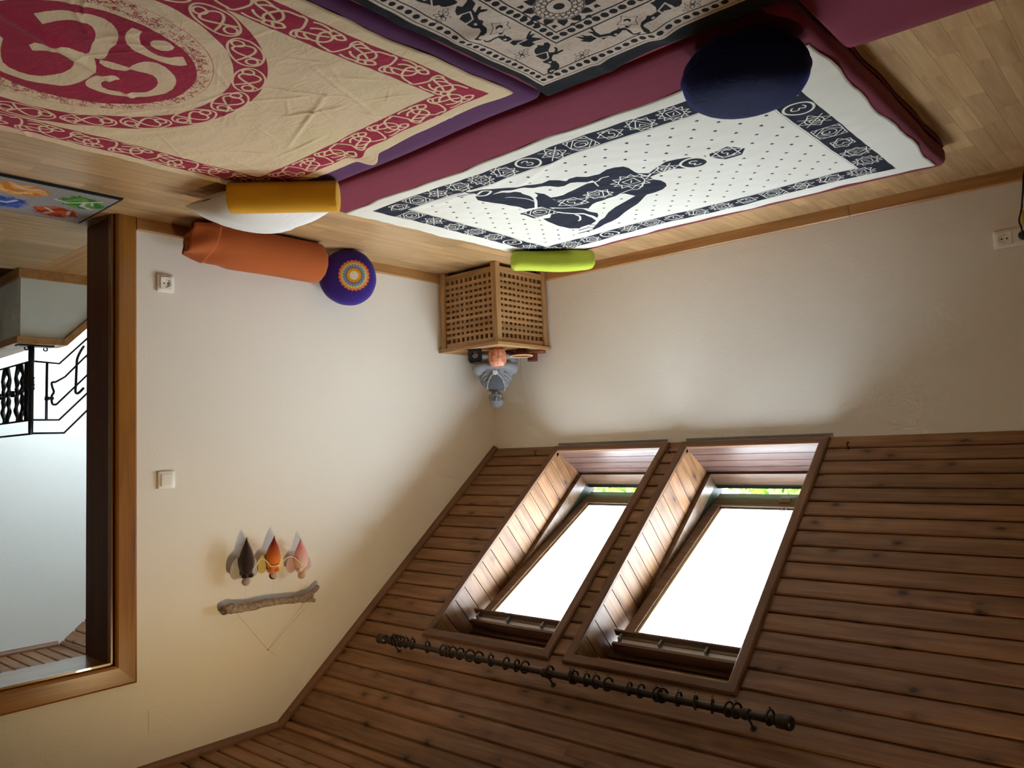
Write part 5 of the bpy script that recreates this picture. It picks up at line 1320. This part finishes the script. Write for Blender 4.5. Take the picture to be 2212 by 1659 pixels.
    # undergarment in the V of the robe, its shade put into the darker stone
    V = []; F = []; nu, nv = 12, 14
    for i in range(nu):
        z = .128 + (.236 - .128) * i / (nu - 1); hw = .012 + .042 * min(1, i / (nu - 1) * 1.4)
        for j in range(nv):
            x = -hw + 2 * hw * j / (nv - 1); V.append((x, front(x, z, .0022), z))
    F = [(i * nv + j, (i + 1) * nv + j, (i + 1) * nv + j + 1, i * nv + j + 1) for i in range(nu - 1) for j in range(nv - 1)]
    co = MB().add(V, F).build('collar', M_STONE_D, t, smooth=True); q = co.modifiers.new('thick', 'SOLIDIFY'); q.thickness = .003; q.offset = 0
    bd = MB()
    for s_ in (-1, 1):
        for (x, z) in spline([(.050, .236), (.0545, .212), (.047, .182), (.030, .152), (.012, .134)], 3):
            bd.ball((s_ * x, front(x, z, .008), z), .0066, 10, 6)
    tag(bd.build('necklace', M_STONE_L, t, smooth=True), kind='stuff')
    for s_ in (-1, 1):
        MB().tube(spline([(s_ * .008, -.0475, .2885), (s_ * .018, -.0485, .286), (s_ * .030, -.042, .2895)], 4), .0015, 6).build('eyelid', M_STONE_D, t, smooth=True)
M_STONE_L = plain('pale_stone_beads', srgb(168, 168, 170), .8, .2, scale=60, nz=.08)
statue()
def on_table(x, y): return (x, y, .5)
# small pale stone at the monk's chest
hp = Vector((-.200, -.200, .5)) + FW * -.108 + Vector((0, 0, .130))
t = thing('heart_stone', 'small white heart-shaped stone held at the chest of the monk statue', 'stone', hp, ROT)
hv = [(.0, .018), (.010, .013), (.0165, .003), (.015, -.008), (.008, -.013), (0, -.009), (-.008, -.013), (-.015, -.008), (-.0165, .003), (-.010, .013)]
MB().prism(spline(hv, 3, True), -.006, .006, 'y').build('stone', plain('white_quartz', srgb(232, 222, 212), .35, .5, nz=.05), t, bevel=.003, smooth=False)

# pink salt candle holder: faceted rough crystal with a hollow
def salt_mat():
    s = NT('pink_salt'); v = s.coord(); n = s.noise(v, 18, 5, .65, 1.5); n2 = s.noise(v, 60, 3)
    c = s.ramp(n, [(.3, srgb(176, 92, 62)), (.5, srgb(212, 138, 108)), (.72, srgb(240, 206, 190))]); s.bump(n2, .5, .004)
    s.b.inputs['Subsurface Weight'].default_value = .25; s.b.inputs['Subsurface Radius'].default_value = (.02, .008, .005)
    return s.out(c, .4, .5)
t = thing('salt_candle_holder', 'pink salt crystal candle holder in front of the monk statue', 'candle holder', on_table(-.372, -.365), ROT)
prof = [(.038, 0), (.050, .012), (.056, .035), (.0565, .062), (.052, .085), (.042, .102), (.034, .108), (.024, .107), (.021, .090), (0, .088)]
m = MB().lathe(prof, 11); m.v = [(x * (1 + .05 * math.sin(9 * z * 30 + x * 90)), y * (1 + .05 * math.cos(x * 80)), z) for x, y, z in m.v]
m.build('crystal', salt_mat(), t)
MB().lathe([(.019, .088), (.019, .100), (.017, .100), (.017, .094), (0, .094)], 20).build('tealight', plain('tealight_wax', srgb(236, 226, 214), .4), t, smooth=False)

# black oil burner with a round window
t = thing('oil_burner', 'black ceramic oil burner with a round opening', 'oil burner', on_table(-.262, -.446), ROT)
M_CER = plain('black_ceramic', srgb(24, 24, 28), .22, .6)
n = 40; hw_ = .041; hr = .020; zc = .036; V = []; F = []
sq = []; ci = []
for k in range(n):
    a = 2 * PI * k / n; c, s_ = math.cos(a), math.sin(a); q = 1 / max(abs(c) / hw_, abs(s_) / .037)
    sq.append((c * q, zc + s_ * q)); ci.append((hr * c, zc + hr * s_ * 1.0))
def fr_ring(y0, y1, name, M):
    V = [(p[0], y0, p[1]) for p in sq] + [(p[0], y0, p[1]) for p in ci] + [(p[0], y1, p[1]) for p in ci] + [(p[0], y1, p[1]) for p in sq]
    F = []
    for a_, b_ in ((0, 1), (1, 2), (2, 3), (3, 0)):
        F += [(a_ * n + k, a_ * n + (k + 1) % n, b_ * n + (k + 1) % n, b_ * n + k) for k in range(n)]
    return MB().add(V, F).build(name, M_CER, t, M=M)
fr_ring(-.041, -.031, 'front_wall', Matrix.Identity(4)); fr_ring(.031, .041, 'back_wall', Matrix.Identity(4))
for s_ in (-1, 1): MB().box(s_ * .031, s_ * .041, -.031, .031, 0, .073).build('side_wall', M_CER, t)
MB().box(-.041, .041, -.041, .041, -.0, .004).build('base', M_CER, t)
MB().lathe([(.030, .073), (.036, .076), (.038, .082), (.035, .083), (.030, .079), (0, .076)], 28).build('oil_dish', M_CER, t, smooth=True)
MB().lathe([(.016, .004), (.016, .016), (.014, .016), (0, .014)], 20).build('tealight', plain('candle_cup', srgb(190, 176, 130), .35, .5, .5), t)

# brown bowl with a cream rim holding an incense stick
M_TERRA = plain('dark_terracotta', srgb(98, 46, 30), .55, .4, scale=30, nz=.12)
t = thing('incense_bowl', 'shallow brown bowl with a pale rim on the lattice table', 'bowl', on_table(-.421, -.203), ROT)
MB().lathe([(.030, 0), (.032, .004), (.034, .012), (.058, .030), (.070, .0405), (.0665, .0405), (.054, .030), (.028, .016), (0, .014)], 40).build('bowl', M_TERRA, t, smooth=True)
MB().torus(.0685, .0042, 48, 8, M=Matrix.Translation((0, 0, .0415))).build('rim', plain('cream_rim', srgb(226, 192, 152), .5), t, smooth=True)
MB().lathe([(.050, .028), (.048, .030), (0, .031)], 32).build('sand', plain('ash', srgb(176, 150, 128), .95, .1, scale=200, nz=.2), t, smooth=True)
bowl_p = Vector(on_table(-.421, -.203))
t = thing('incense_stick', 'thin incense stick standing upright in the brown bowl', 'incense', bowl_p + Vector((.0, .0, .028)), ROT)
MB().tube([(0.006, 0, 0), (.004, 0, .10), (.001, .001, .205)], [.0011, .0016, .0016], 6).build('stick', plain('incense_paste', srgb(170, 132, 92), .9), t)
# small brown pot on a wooden board
M_CHERRY = wood('reddish_board', srgb(120, 62, 34), srgb(150, 82, 46), srgb(170, 98, 60), rough=.4, vary=0)
t = thing('wooden_board', 'small reddish wooden board at the edge of the lattice table', 'board', on_table(-.420, -.072), math.radians(-12))
m = rbox(-.062, .062, -.036, .036, .001, .013, .005, 8, 4, 2); m.build('board', M_CHERRY, t, smooth=False)
MB().tube([(-.060, -.034, .014), (.060, -.034, .014), (.060, .034, .014), (-.060, .034, .014), (-.060, -.034, .014)], .0028, 6).build('lip', M_CHERRY, t)
t = thing('small_pot', 'small brown cylindrical pot on the reddish wooden board', 'pot', (-.404, -.074, .5145), ROT)
MB().lathe([(.029, 0), (.031, .003), (.032, .048), (.030, .050), (.0275, .048), (.0265, .010), (0, .009)], 32).build('pot', M_TERRA, t, smooth=False)
MB().torus(.0315, .002, 32, 6, M=Matrix.Translation((0, 0, .044))).build('rim', M_TERRA, t, smooth=True)

# ================================================================ SOCKETS AND SWITCH
def plate_mesh(hole_r, w=.0275, z0=.0, z1=.006, dep=.0062):
    n = 48; m = MB(); S = []; Cc = []
    for k in range(n):
        a = 2 * PI * k / n; c, s_ = math.cos(a), math.sin(a); q = w / (abs(c) ** 8 + abs(s_) ** 8) ** (1 / 8); S.append((c * q, s_ * q)); Cc.append((hole_r * c, hole_r * s_))
    V = [(x, y, z0) for x, y in S] + [(x, y, z1) for x, y in S] + [(x, y, z1) for x, y in Cc] + [(x * .93, y * .93, z1 - dep) for x, y in Cc] + [(0, 0, z1 - dep)]
    F = []
    for a_ in range(3): F += [(a_ * n + k, a_ * n + (k + 1) % n, (a_ + 1) * n + (k + 1) % n, (a_ + 1) * n + k) for k in range(n)]
    F += [(3 * n + k, 3 * n + (k + 1) % n, 4 * n) for k in range(n)]
    return m.add(V, F)
M_HOLE = plain('socket_hole', srgb(20, 18, 16), .8)
def frame(t, w, h, x=0):
    m = rbox(x - w / 2, x + w / 2, -h / 2, h / 2, -.001, .0115, .007, 4, 4, 2); m.build('frame', M_WHITE, t, smooth=True)
def socket_insert(t, x=0):
    o = plate_mesh(.0195, z0=.008, z1=.0182); o.v = [(a + x, b, c) for a, b, c in o.v]; o = o.build('insert', M_WHITE, t)
    smooth_by_angle(o.data, 30)
    for s_ in (-1, 1):
        MB().lathe([(.0036, .0118), (.0036, .0126), (0, .0127)], 12, M=Matrix.Translation((x + s_ * .0095, 0, 0))).build('pin_hole', M_HOLE, o)
        MB().box(x - .002, x + .002, s_ * .0165, s_ * .0195, .012, .0175).build('earth_clip', M_ALU, o)
MG = lambda y, z: basis(Vector((0, -1, 0)), Vector((0, 0, 1)), Vector((-1, 0, 0)), (0, y, z))        # on the gable wall
MK = lambda x, z: basis(Vector((1, 0, 0)), Vector((0, 0, 1)), Vector((0, -1, 0)), (x, 0, z))          # on the knee wall
t = thing('power_socket', 'single white power socket on the wall beside the door frame', 'socket', M=MG(-2.222, .284)); frame(t, .081, .081); socket_insert(t)
t = thing('light_switch', 'white rocker light switch on the wall beside the door frame', 'switch', M=MG(-2.222, 1.183)); frame(t, .081, .081)
m = rbox(-.0275, .0275, -.0275, .0275, .008, .0165, .003, 3, 3, 2); m.v = [(x, y, z + .05 * y * (z > .012)) for x, y, z in m.v]; m.build('rocker', M_WHITE, t, smooth=True)
t = thing('double_power_socket', 'double white power socket on the low wall', 'socket', M=MK(-3.007, .292)); frame(t, .152, .081); socket_insert(t, .0355); socket_insert(t, -.0355)
t = thing('power_cable', 'black plug and cable in the double socket with a yellow adapter', 'cable', M=MK(-3.0425, .292))
MB().lathe([(.017, .006), (.0185, .010), (.0185, .030), (.012, .040), (.006, .048), (0, .049)], 20).build('plug', plain('black_rubber', srgb(20, 20, 22), .5), t, smooth=True)
MB().tube(spline([(0, -.004, .046), (.002, -.03, .05), (.008, -.06, .045), (-.004, -.11, .04), (-.012, -.17, .035), (-.03, -.28, .02), (-.10, -.288, .02), (-.3, -.288, .03)], 6), .0033, 8).build('cable', plain('black_cable', srgb(16, 16, 18), .5), t, smooth=True)
m = rbox(-.050, .000, -.102, -.040, .012, .038, .006, 4, 4, 2); m.build('adapter', plain('yellow_plastic', srgb(206, 166, 60), .4), t, smooth=True)
# faint square cover plate high on the gable wall
t = thing('cover_plate', 'square cover plate painted over like the wall, above the door corner', 'cover plate', M=MG(-2.252, 2.221))
m = rbox(-.051, .051, -.050, .050, -.001, .0022, .002, 3, 3, 1); m.build('plate', M_PLASTER, t, smooth=False)
MB().lathe([(.003, .002), (.003, .003), (0, .0032)], 10).build('screw', M_PLASTER, t)

# ================================================================ WALL HANGING
M_DRIFT = wood('driftwood', srgb(98, 80, 64), srgb(146, 124, 104), srgb(176, 158, 140), rough=.9, vary=0, g=2.5, bump=.6)
M_TWINE = plain('twine', srgb(196, 180, 150), .9)
t = thing('driftwood_hanger', 'weathered driftwood branch hung from a string on the gable wall', 'wall hanging', (-.04, -1.71, 1.81))
pts = [(-.04 + .004 * math.sin(i * 1.7), y, z) for i, (y, z) in enumerate(spline(DRIFT, 3))]
rad = [(.021, .024, .020, .019, .018, .0165, .0175, .0185, .015, .0135, .012)[min(10, i // 3)] * (1 + .07 * math.sin(i * 2.1)) for i in range(len(pts))]
MB().tube(pts, rad, 12).build('branch', M_DRIFT, t, smooth=True, world=True)
MB().tube([(-.04, y, z) for y, z in spline(DRIFT2, 3)], [.014, .0135, .013, .012, .011, .0105, .010], 10).build('fork', M_DRIFT, t, smooth=True, world=True)
MB().tube([(-.045, STR[0][0], STR[0][1] - .018), (-.006, STR[1][0], STR[1][1])], .0011, 5).build('string', M_TWINE, t, world=True)
MB().tube([(-.045, STR[2][0], STR[2][1] - .018), (-.006, STR[1][0], STR[1][1])], .0011, 5).build('string', M_TWINE, t, world=True)
MB().tube(spline([(-.006, STR[3][0], STR[3][1]), (-.004, -1.695, 2.065), (-.003, STR[4][0], STR[4][1])], 4), .0010, 5).build('string_tail', M_TWINE, t, world=True)
MB().tube([(.004, STR[1][0], STR[1][1]), (-.014, STR[1][0], STR[1][1])], .0018, 6).build('nail', M_ALU, t, world=True)
def felt(name, c1, c2=None, axis_lo=0, axis_hi=1):
    s = NT(name); n = s.noise(s.coord((1, 1, .35)), 70, 4, .7, 1)
    if c2 is None: col = s.mix(n, tuple(x * .8 for x in c1[:3]) + (1,), c1)
    else:
        sep = s.new('ShaderNodeSeparateXYZ'); s.l(s.new('ShaderNodeTexCoord').outputs['Object'], sep.inputs[0])
        f = s.math('ADD', s.rng(sep.outputs[2], axis_lo, axis_hi), s.math('MULTIPLY', s.math('SUBTRACT', n, .5), .5)); col = s.mix(f, c1, c2); s.new('ShaderNodeMath')
    s.bump(n, .6, .004)
    return s.out(col, .97, .05, 0, .5)
WING = felt('pale_wool', srgb(226, 206, 186))
def fairy(label, ix, headc, bodym, collar, hair, wings):
    (yh, zh), (yc, zc_), (yt, zt) = DOLL[ix]
    t = thing('felt_fairy', label, 'doll', (-.068, yc, zt), group='felt dolls under the driftwood')
    H = zh - .012 - zt; tipy = yt - yc
    prof = [(.0004, -.006), (.003, .004), (.012, .14 * H), (.026, .30 * H), (.0365, .50 * H), (.0375, .64 * H), (.030, .80 * H), (.019, .92 * H), (.008, H)]
    m = MB().lathe([(max(.0003, r), z) for r, z in spline(prof, 3)], 22); m.v = [(x * .8, y + tipy * (1 - max(0, z) / H) ** 1.5 + .0012 * math.sin(9 * math.atan2(y, x)), z) for x, y, z in m.v]
    m.build('gown', bodym, t, smooth=True)
    MB().ball((0, yh - yc, zh - zt), (.0165, .0185, .0190), 16, 10).build('head', headc, t, smooth=True)
    MB().ball((.004, yh - yc, zh - zt + .003), (.0170, .0205, .0195), 16, 10).build('hair', hair, t, smooth=True)
    for s_ in (-1, 1): MB().ball((-.008, s_ * .015, H - .014), (.014, .0165, .0130), 14, 8).build('collar', collar, t, smooth=True)
    for s_ in (-1, 1):
        w = [(.006, H * .84), (.045, H * 1.0), (.072, H * .88), (.066, H * .62), (.036, H * .46), (.008, H * .56)]
        m = MB().prism(spline([(s_ * a, b) for a, b in w], 4, True), .020, .0235); m.build('wing', wings, t, bevel=.0012)
skin = felt('skin_felt', srgb(206, 172, 150))
dark = felt('dark_felt', srgb(40, 26, 22)); 
fairy('dark brown felt fairy with grey wings, hanging below the thick branch end', 0, felt('grey_felt', srgb(178, 152, 136)), felt('brown_felt', srgb(52, 34, 30)), dark, felt('grey_hair', srgb(160, 138, 126)), felt('grey_wing', srgb(196, 186, 176)))
fairy('red and orange felt fairy, middle of the three', 1, skin, felt('flame_felt', srgb(140, 22, 26), srgb(222, 120, 30), .03, .12), felt('orange_felt', srgb(222, 110, 34)), dark, felt('yellow_wing', srgb(232, 214, 130)))
fairy('pale pink felt fairy, hanging near the forked branch end', 2, skin, felt('pink_felt', srgb(226, 140, 146), srgb(226, 190, 170), .03, .12), felt('cream_felt', srgb(226, 200, 172)), felt('blond_hair', srgb(214, 178, 128)), felt('pink_wing', srgb(226, 190, 190)))
t = thing('garland_string', 'white cord looped between the three felt fairies', 'string', (-.09, -1.72, 1.60))
for g in GAR: MB().tube([(-.101, y, z) for y, z in spline(g, 4)], .0021, 6).build('cord', plain('white_cord', srgb(236, 230, 218), .9), t, smooth=True, world=True)
for ix in range(3):
    MB().tube([(-.066, DOLL[ix][0][0], DOLL[ix][0][1] + .014), (-.045, DOLL[ix][0][0], 1.80)], .0004, 4).build('thread', M_TWINE, t, world=True)

# ================================================================ CURTAIN ROD
M_ROD = plain('dark_bronze_rod', srgb(58, 48, 42), .36, .5, .55, scale=30, nz=.25)
M_RING = plain('bronze_ring', srgb(52, 42, 38), .34, .5, .6, scale=60, nz=.25)
RS, RD, RR = 1.588, .08, .0138
rod = thing('curtain_rod', 'dark bronze curtain rod mounted on the panelling above both skylights', 'curtain rod', M=MS @ Matrix.Translation((-1.4, RS, RD)))
xl, xr = RODE[0], RODE[1]
MB().tube([(xr + 1.4 + .03, 0, 0), (-1.43 + 1.4, 0, 0)], RR, 20).build('pole', M_ROD, rod, smooth=False)
MB().tube([(-1.43 + 1.4, 0, 0), (xl + 1.4 - .03, 0, 0)], RR * .94, 20).build('pole', M_ROD, rod, smooth=False)
for o in rod.children: smooth_by_angle(o.data, 40)
fin = [(0, 0), (RR, 0), (RR + .003, .003), (RR, .006), (.0205, .010), (.0235, .014), (.0240, .036), (.0225, .040), (.0245, .044), (.0255, .052), (.0235, .060), (.018, .066), (.006, .069), (0, .0695)]
for xe, sg in ((xl - .05, 1), (xr + .05, -1)):
    o = MB().lathe(fin, 28, M=Matrix.Translation((xe + 1.4, 0, 0)) @ Matrix.Rotation(sg * PI / 2, 4, 'Y')).build('finial', M_ROD, rod, smooth=True); smooth_by_angle(o.data, 35)
for xb in (RODE[4], RODE[2], RODE[3]):
    o = MB().lathe([(.0139, -.014), (.018, -.014), (.0205, -.009), (.018, -.004), (.0205, .003), (.018, .014), (.0139, .014)], 24, M=Matrix.Translation((xb + 1.4, 0, 0)) @ Matrix.Rotation(PI / 2, 4, 'Y')).build('bracket_collar', M_ROD, rod, smooth=True)
    MB().tube([(xb + 1.4, 0, -.018), (xb + 1.4, .0, -RD + .005)], .0038, 10).lathe([(.011, -RD), (.011, -RD + .003), (.008, -RD + .006), (0, -RD + .006)], 20, M=Matrix.Translation((xb + 1.4, 0, 0))).build('bracket_arm', M_ROD, rod, smooth=False)
RC = MS @ Vector((0, RS, RD))
ring_me = MB().torus(.0242, .0044, 32, 10, M=Matrix.Rotation(PI / 2, 4, 'Y')).mesh('hoop', M_RING, True)
eye_me = MB().torus(.0045, .0011, 14, 6, M=Matrix.Translation((0, 0, -.0324))).mesh('eyelet', M_RING, True)
mid = RODE[2]
_o = 'first second third fourth fifth sixth seventh eighth ninth tenth eleventh twelfth thirteenth fourteenth fifteenth sixteenth seventeenth eighteenth nineteenth'.split()
ORD = [''] + _o + ['twentieth'] + ['twenty-' + q for q in _o[:9]] + ['thirtieth'] + ['thirty-' + q for q in _o[:9]]
nth = 0
for i, xr_ in enumerate(RING):
    if abs(xr_ - mid) < .02: continue
    side = xr_ > mid
    nth += 1; lab = 'bronze curtain ring, %s from the gable wall end of the curtain rod' % ORD[nth]
    tl = (random.random() - .5) * .75; yw = (random.random() - .5) * .5
    M_ = Matrix.Translation((xr_, RC.y, RC.z - (.0242 - .0044 - RR) + .0004)) @ Matrix.Rotation(tl, 4, 'Z') @ Matrix.Rotation(yw * .35, 4, 'Y')
    t = thing('curtain_ring', lab, 'curtain ring', M=M_, group='curtain rings on the rod')
    link('hoop', ring_me, t); link('eyelet', eye_me, t)
# screw hooks in the panelling
for lab, x, s_ in (('small dark screw hook in the panelling between wall and skylight', -.395, .088), ('small dark screw hook in the panelling between the two skylights', -1.345, .092), ('small dark screw hook in the wide bare panelling', -2.291, .092)):
    t = thing('screw_hook', lab, 'hook', M=MS @ Matrix.Translation((x, s_, 0)))
    MB().tube(spline([(0, 0, -.004), (0, 0, .018), (.002, -.008, .026), (.0, -.018, .024), (-.002, -.022, .014)], 5), .0026, 8).build('hook', M_BLACK, t, smooth=True)
    MB().lathe([(.007, 0), (.007, .0025), (.003, .004), (0, .004)], 14).build('plate', M_BLACK, t)

# ================================================================ STAIR RAILING
def Y8(x): return -2.337 + (x * .2712 - 75) * .00245
def Z8(y): return .439 + (550 + y * .2712 - 750) * .00262
RX = 1.395
t = thing('stair_railing', 'black wrought iron railing on the stair wall beyond the door', 'railing', (RX, -2.337, .421))
def bar(P, r, name, flat=1.0, n=8, **k): return MB().tube(P, r, n, True, flat).build(name, M_BLACK, t, world=True, smooth=True)
def yz(P): return [(RX, Y8(a), Z8(b)) for a, b in P]
py = Y8(282)
post = [(.0145, .421), (.016, .45), (.016, .50), (.0145, .52), (.0145, .60), (.019, .606), (.0145, .615), (.0165, .622), (.0165, .640), (.020, .646), (.0150, .655), (.0190, .665), (.0135, .68), (.0135, .84), (.012, .925)]
MB().lathe(post, 12, M=Matrix.Translation((RX, py, 0))).build('post', M_BLACK, t, world=True, smooth=True)
MB().box(RX - .03, RX + .03, Y8(170), Y8(445), .421, .429).build('base_plate', M_BLACK, t, world=True)
for yy_ in (Y8(245), Y8(390)): bar([(RX, yy_ + .010 * math.cos(a), .440 + .009 * math.sin(a)) for a in np.linspace(-1.2, 3.8, 14)], .004, 'foot_scroll')
bar(yz([(282, 1412), (540, 1412), (700, 1255), (1400, 560)]), .0095, 'handrail', .6)
bar(yz([(282, 1306), (500, 1306), (700, 1112), (1400, 420)]), .0055, 'rail')
bar(yz([(282, 838), (500, 848), (700, 652), (1400, -40)]), .0055, 'rail')
bar(yz([(403, 848), (400, 1306)]), .0075, 'bar')
MB().lathe([(.010, Z8(1118)), (.013, Z8(1124)), (.010, Z8(1132)), (.013, Z8(1140)), (.010, Z8(1150))], 10, M=Matrix.Translation((RX, Y8(403), 0))).build('collar', M_BLACK, t, world=True)
bar([(RX, Y8(403), Z8(1132)), (RX, Y8(455), Z8(1132))], .009, 'collar')
bar(yz(spline([(480, 1180), (448, 1178), (440, 1120), (458, 1080), (445, 1040), (442, 1005), (470, 1000)], 4)), .0065, 'scroll')
bar(yz([(470, 1000), (545, 955), (700, 792), (1400, 100)]), .0055, 'rail')
bar(yz([(480, 1180), (560, 1100), (700, 960), (1400, 265)]), .0055, 'rail')
bar(yz(spline([(700, 690), (670, 740), (645, 800), (640, 860), (635, 1000), (632, 1075), (655, 1085), (700, 1040)], 4)), .0075, 'scroll')
# panel running away along x from the post
xe = 2.90
bar([(RX, py, .921), (xe, py, .921)], .0095, 'handrail', .6)
bar([(RX, py, Z8(1306)), (xe, py, Z8(1306))], .0055, 'rail'); bar([(RX, py, Z8(838)), (xe, py, Z8(838))], .0055, 'rail')
za, zb = Z8(838), Z8(1306); zm = (za + zb) / 2; hz_ = (zb - za) / 2
bar([(RX + .055, py, za), (RX + .055, py, zb)], .018, 'flat_bar', .35)
for k in range(6):
    xc = RX + .19 + k * .235
    for s_ in (-1, 1):
        P = [(xc + s_ * a, py, zm + b * hz_) for a, b in spline([(.025, -1), (.030, -.82), (.062, -.58), (.042, -.36), (.050, -.16), (.030, 0), (.050, .16), (.042, .36), (.062, .58), (.030, .82), (.025, 1)], 4)]
        bar(P, [.009 + .005 * abs(math.sin(i * .42)) for i in range(len(P))], 'baluster', .7)
    MB().lathe([(.020, zm - .018), (.026, zm - .012), (.020, zm - .004), (.026, zm + .004), (.020, zm + .018)], 12, M=Matrix.Translation((xc + .1175, py, 0)), sy=.5).build('collar', M_BLACK, t, world=True)
MB().lathe([(.0145, .421), (.0145, .90), (.012, .925)], 10, M=Matrix.Translation((xe - .03, py, 0))).build('post', M_BLACK, t, world=True)

# ================================================================ CEILING SPOT ABOVE THE FRAME
M_BULB = NT('warm_bulb'); M_BULB.b.inputs['Emission Color'].default_value = (1.0, .74, .38, 1); M_BULB.b.inputs['Emission Strength'].default_value = 20.0
M_BULB = M_BULB.out(srgb(250, 236, 210), .4)
def spot(label, x, y, target, watts):
    LP = Vector((x, y, H2)); hp_ = LP - Vector((0, 0, .10))
    t = thing('ceiling_spot', label, 'lamp', LP, group='ceiling spotlights')
    aim = (Vector(target) - hp_).normalized()
    Zh = -aim; Xh = Vector((0, 1, 0)).cross(Zh).normalized(); Yh = Zh.cross(Xh); MH = basis(Xh, Yh, Zh, hp_); inv_ = WM[t.name].inverted()
    MB().lathe([(.045, -.018), (.050, -.014), (.050, 0), (0, 0)], 28).build('canopy', M_WHITE, t, smooth=False)
    MB().tube([(0, 0, -.016), (0, 0, -.075)], .007, 12).build('stem', M_WHITE, t)
    MB().lathe([(.034, -.03), (.036, -.028), (.036, .02), (.030, .045), (.012, .055), (0, .055)], 28, M=inv_ @ MH).build('head', M_WHITE, t, smooth=False)
    MB().lathe([(0, -.036), (.020, -.035), (.030, -.031), (.030, -.030), (0, -.030)], 24, M=inv_ @ MH).build('bulb', M_BULB, t, smooth=True)
    LB = bpy.data.lights.new('spot_beam', 'SPOT'); LB.energy = watts; LB.color = (1.0, .74, .38); LB.shadow_soft_size = .035; LB.spot_size = math.radians(150); LB.spot_blend = 1.0
    lo = bpy.data.objects.new('spot_beam', LB); COL.objects.link(lo); lo.matrix_world = MH @ Matrix.Translation((0, 0, -.06))
spot('small white ceiling spotlight turned towards the wall hanging', -1.40, -2.06, (-.1, -2.0, .6), 14)
spot('small white ceiling spotlight added as unseen warm fill for the low wall', -3.35, -2.30, (-3.2, -.6, .3), 7)  # extra spot added as warm fill for this end of the room
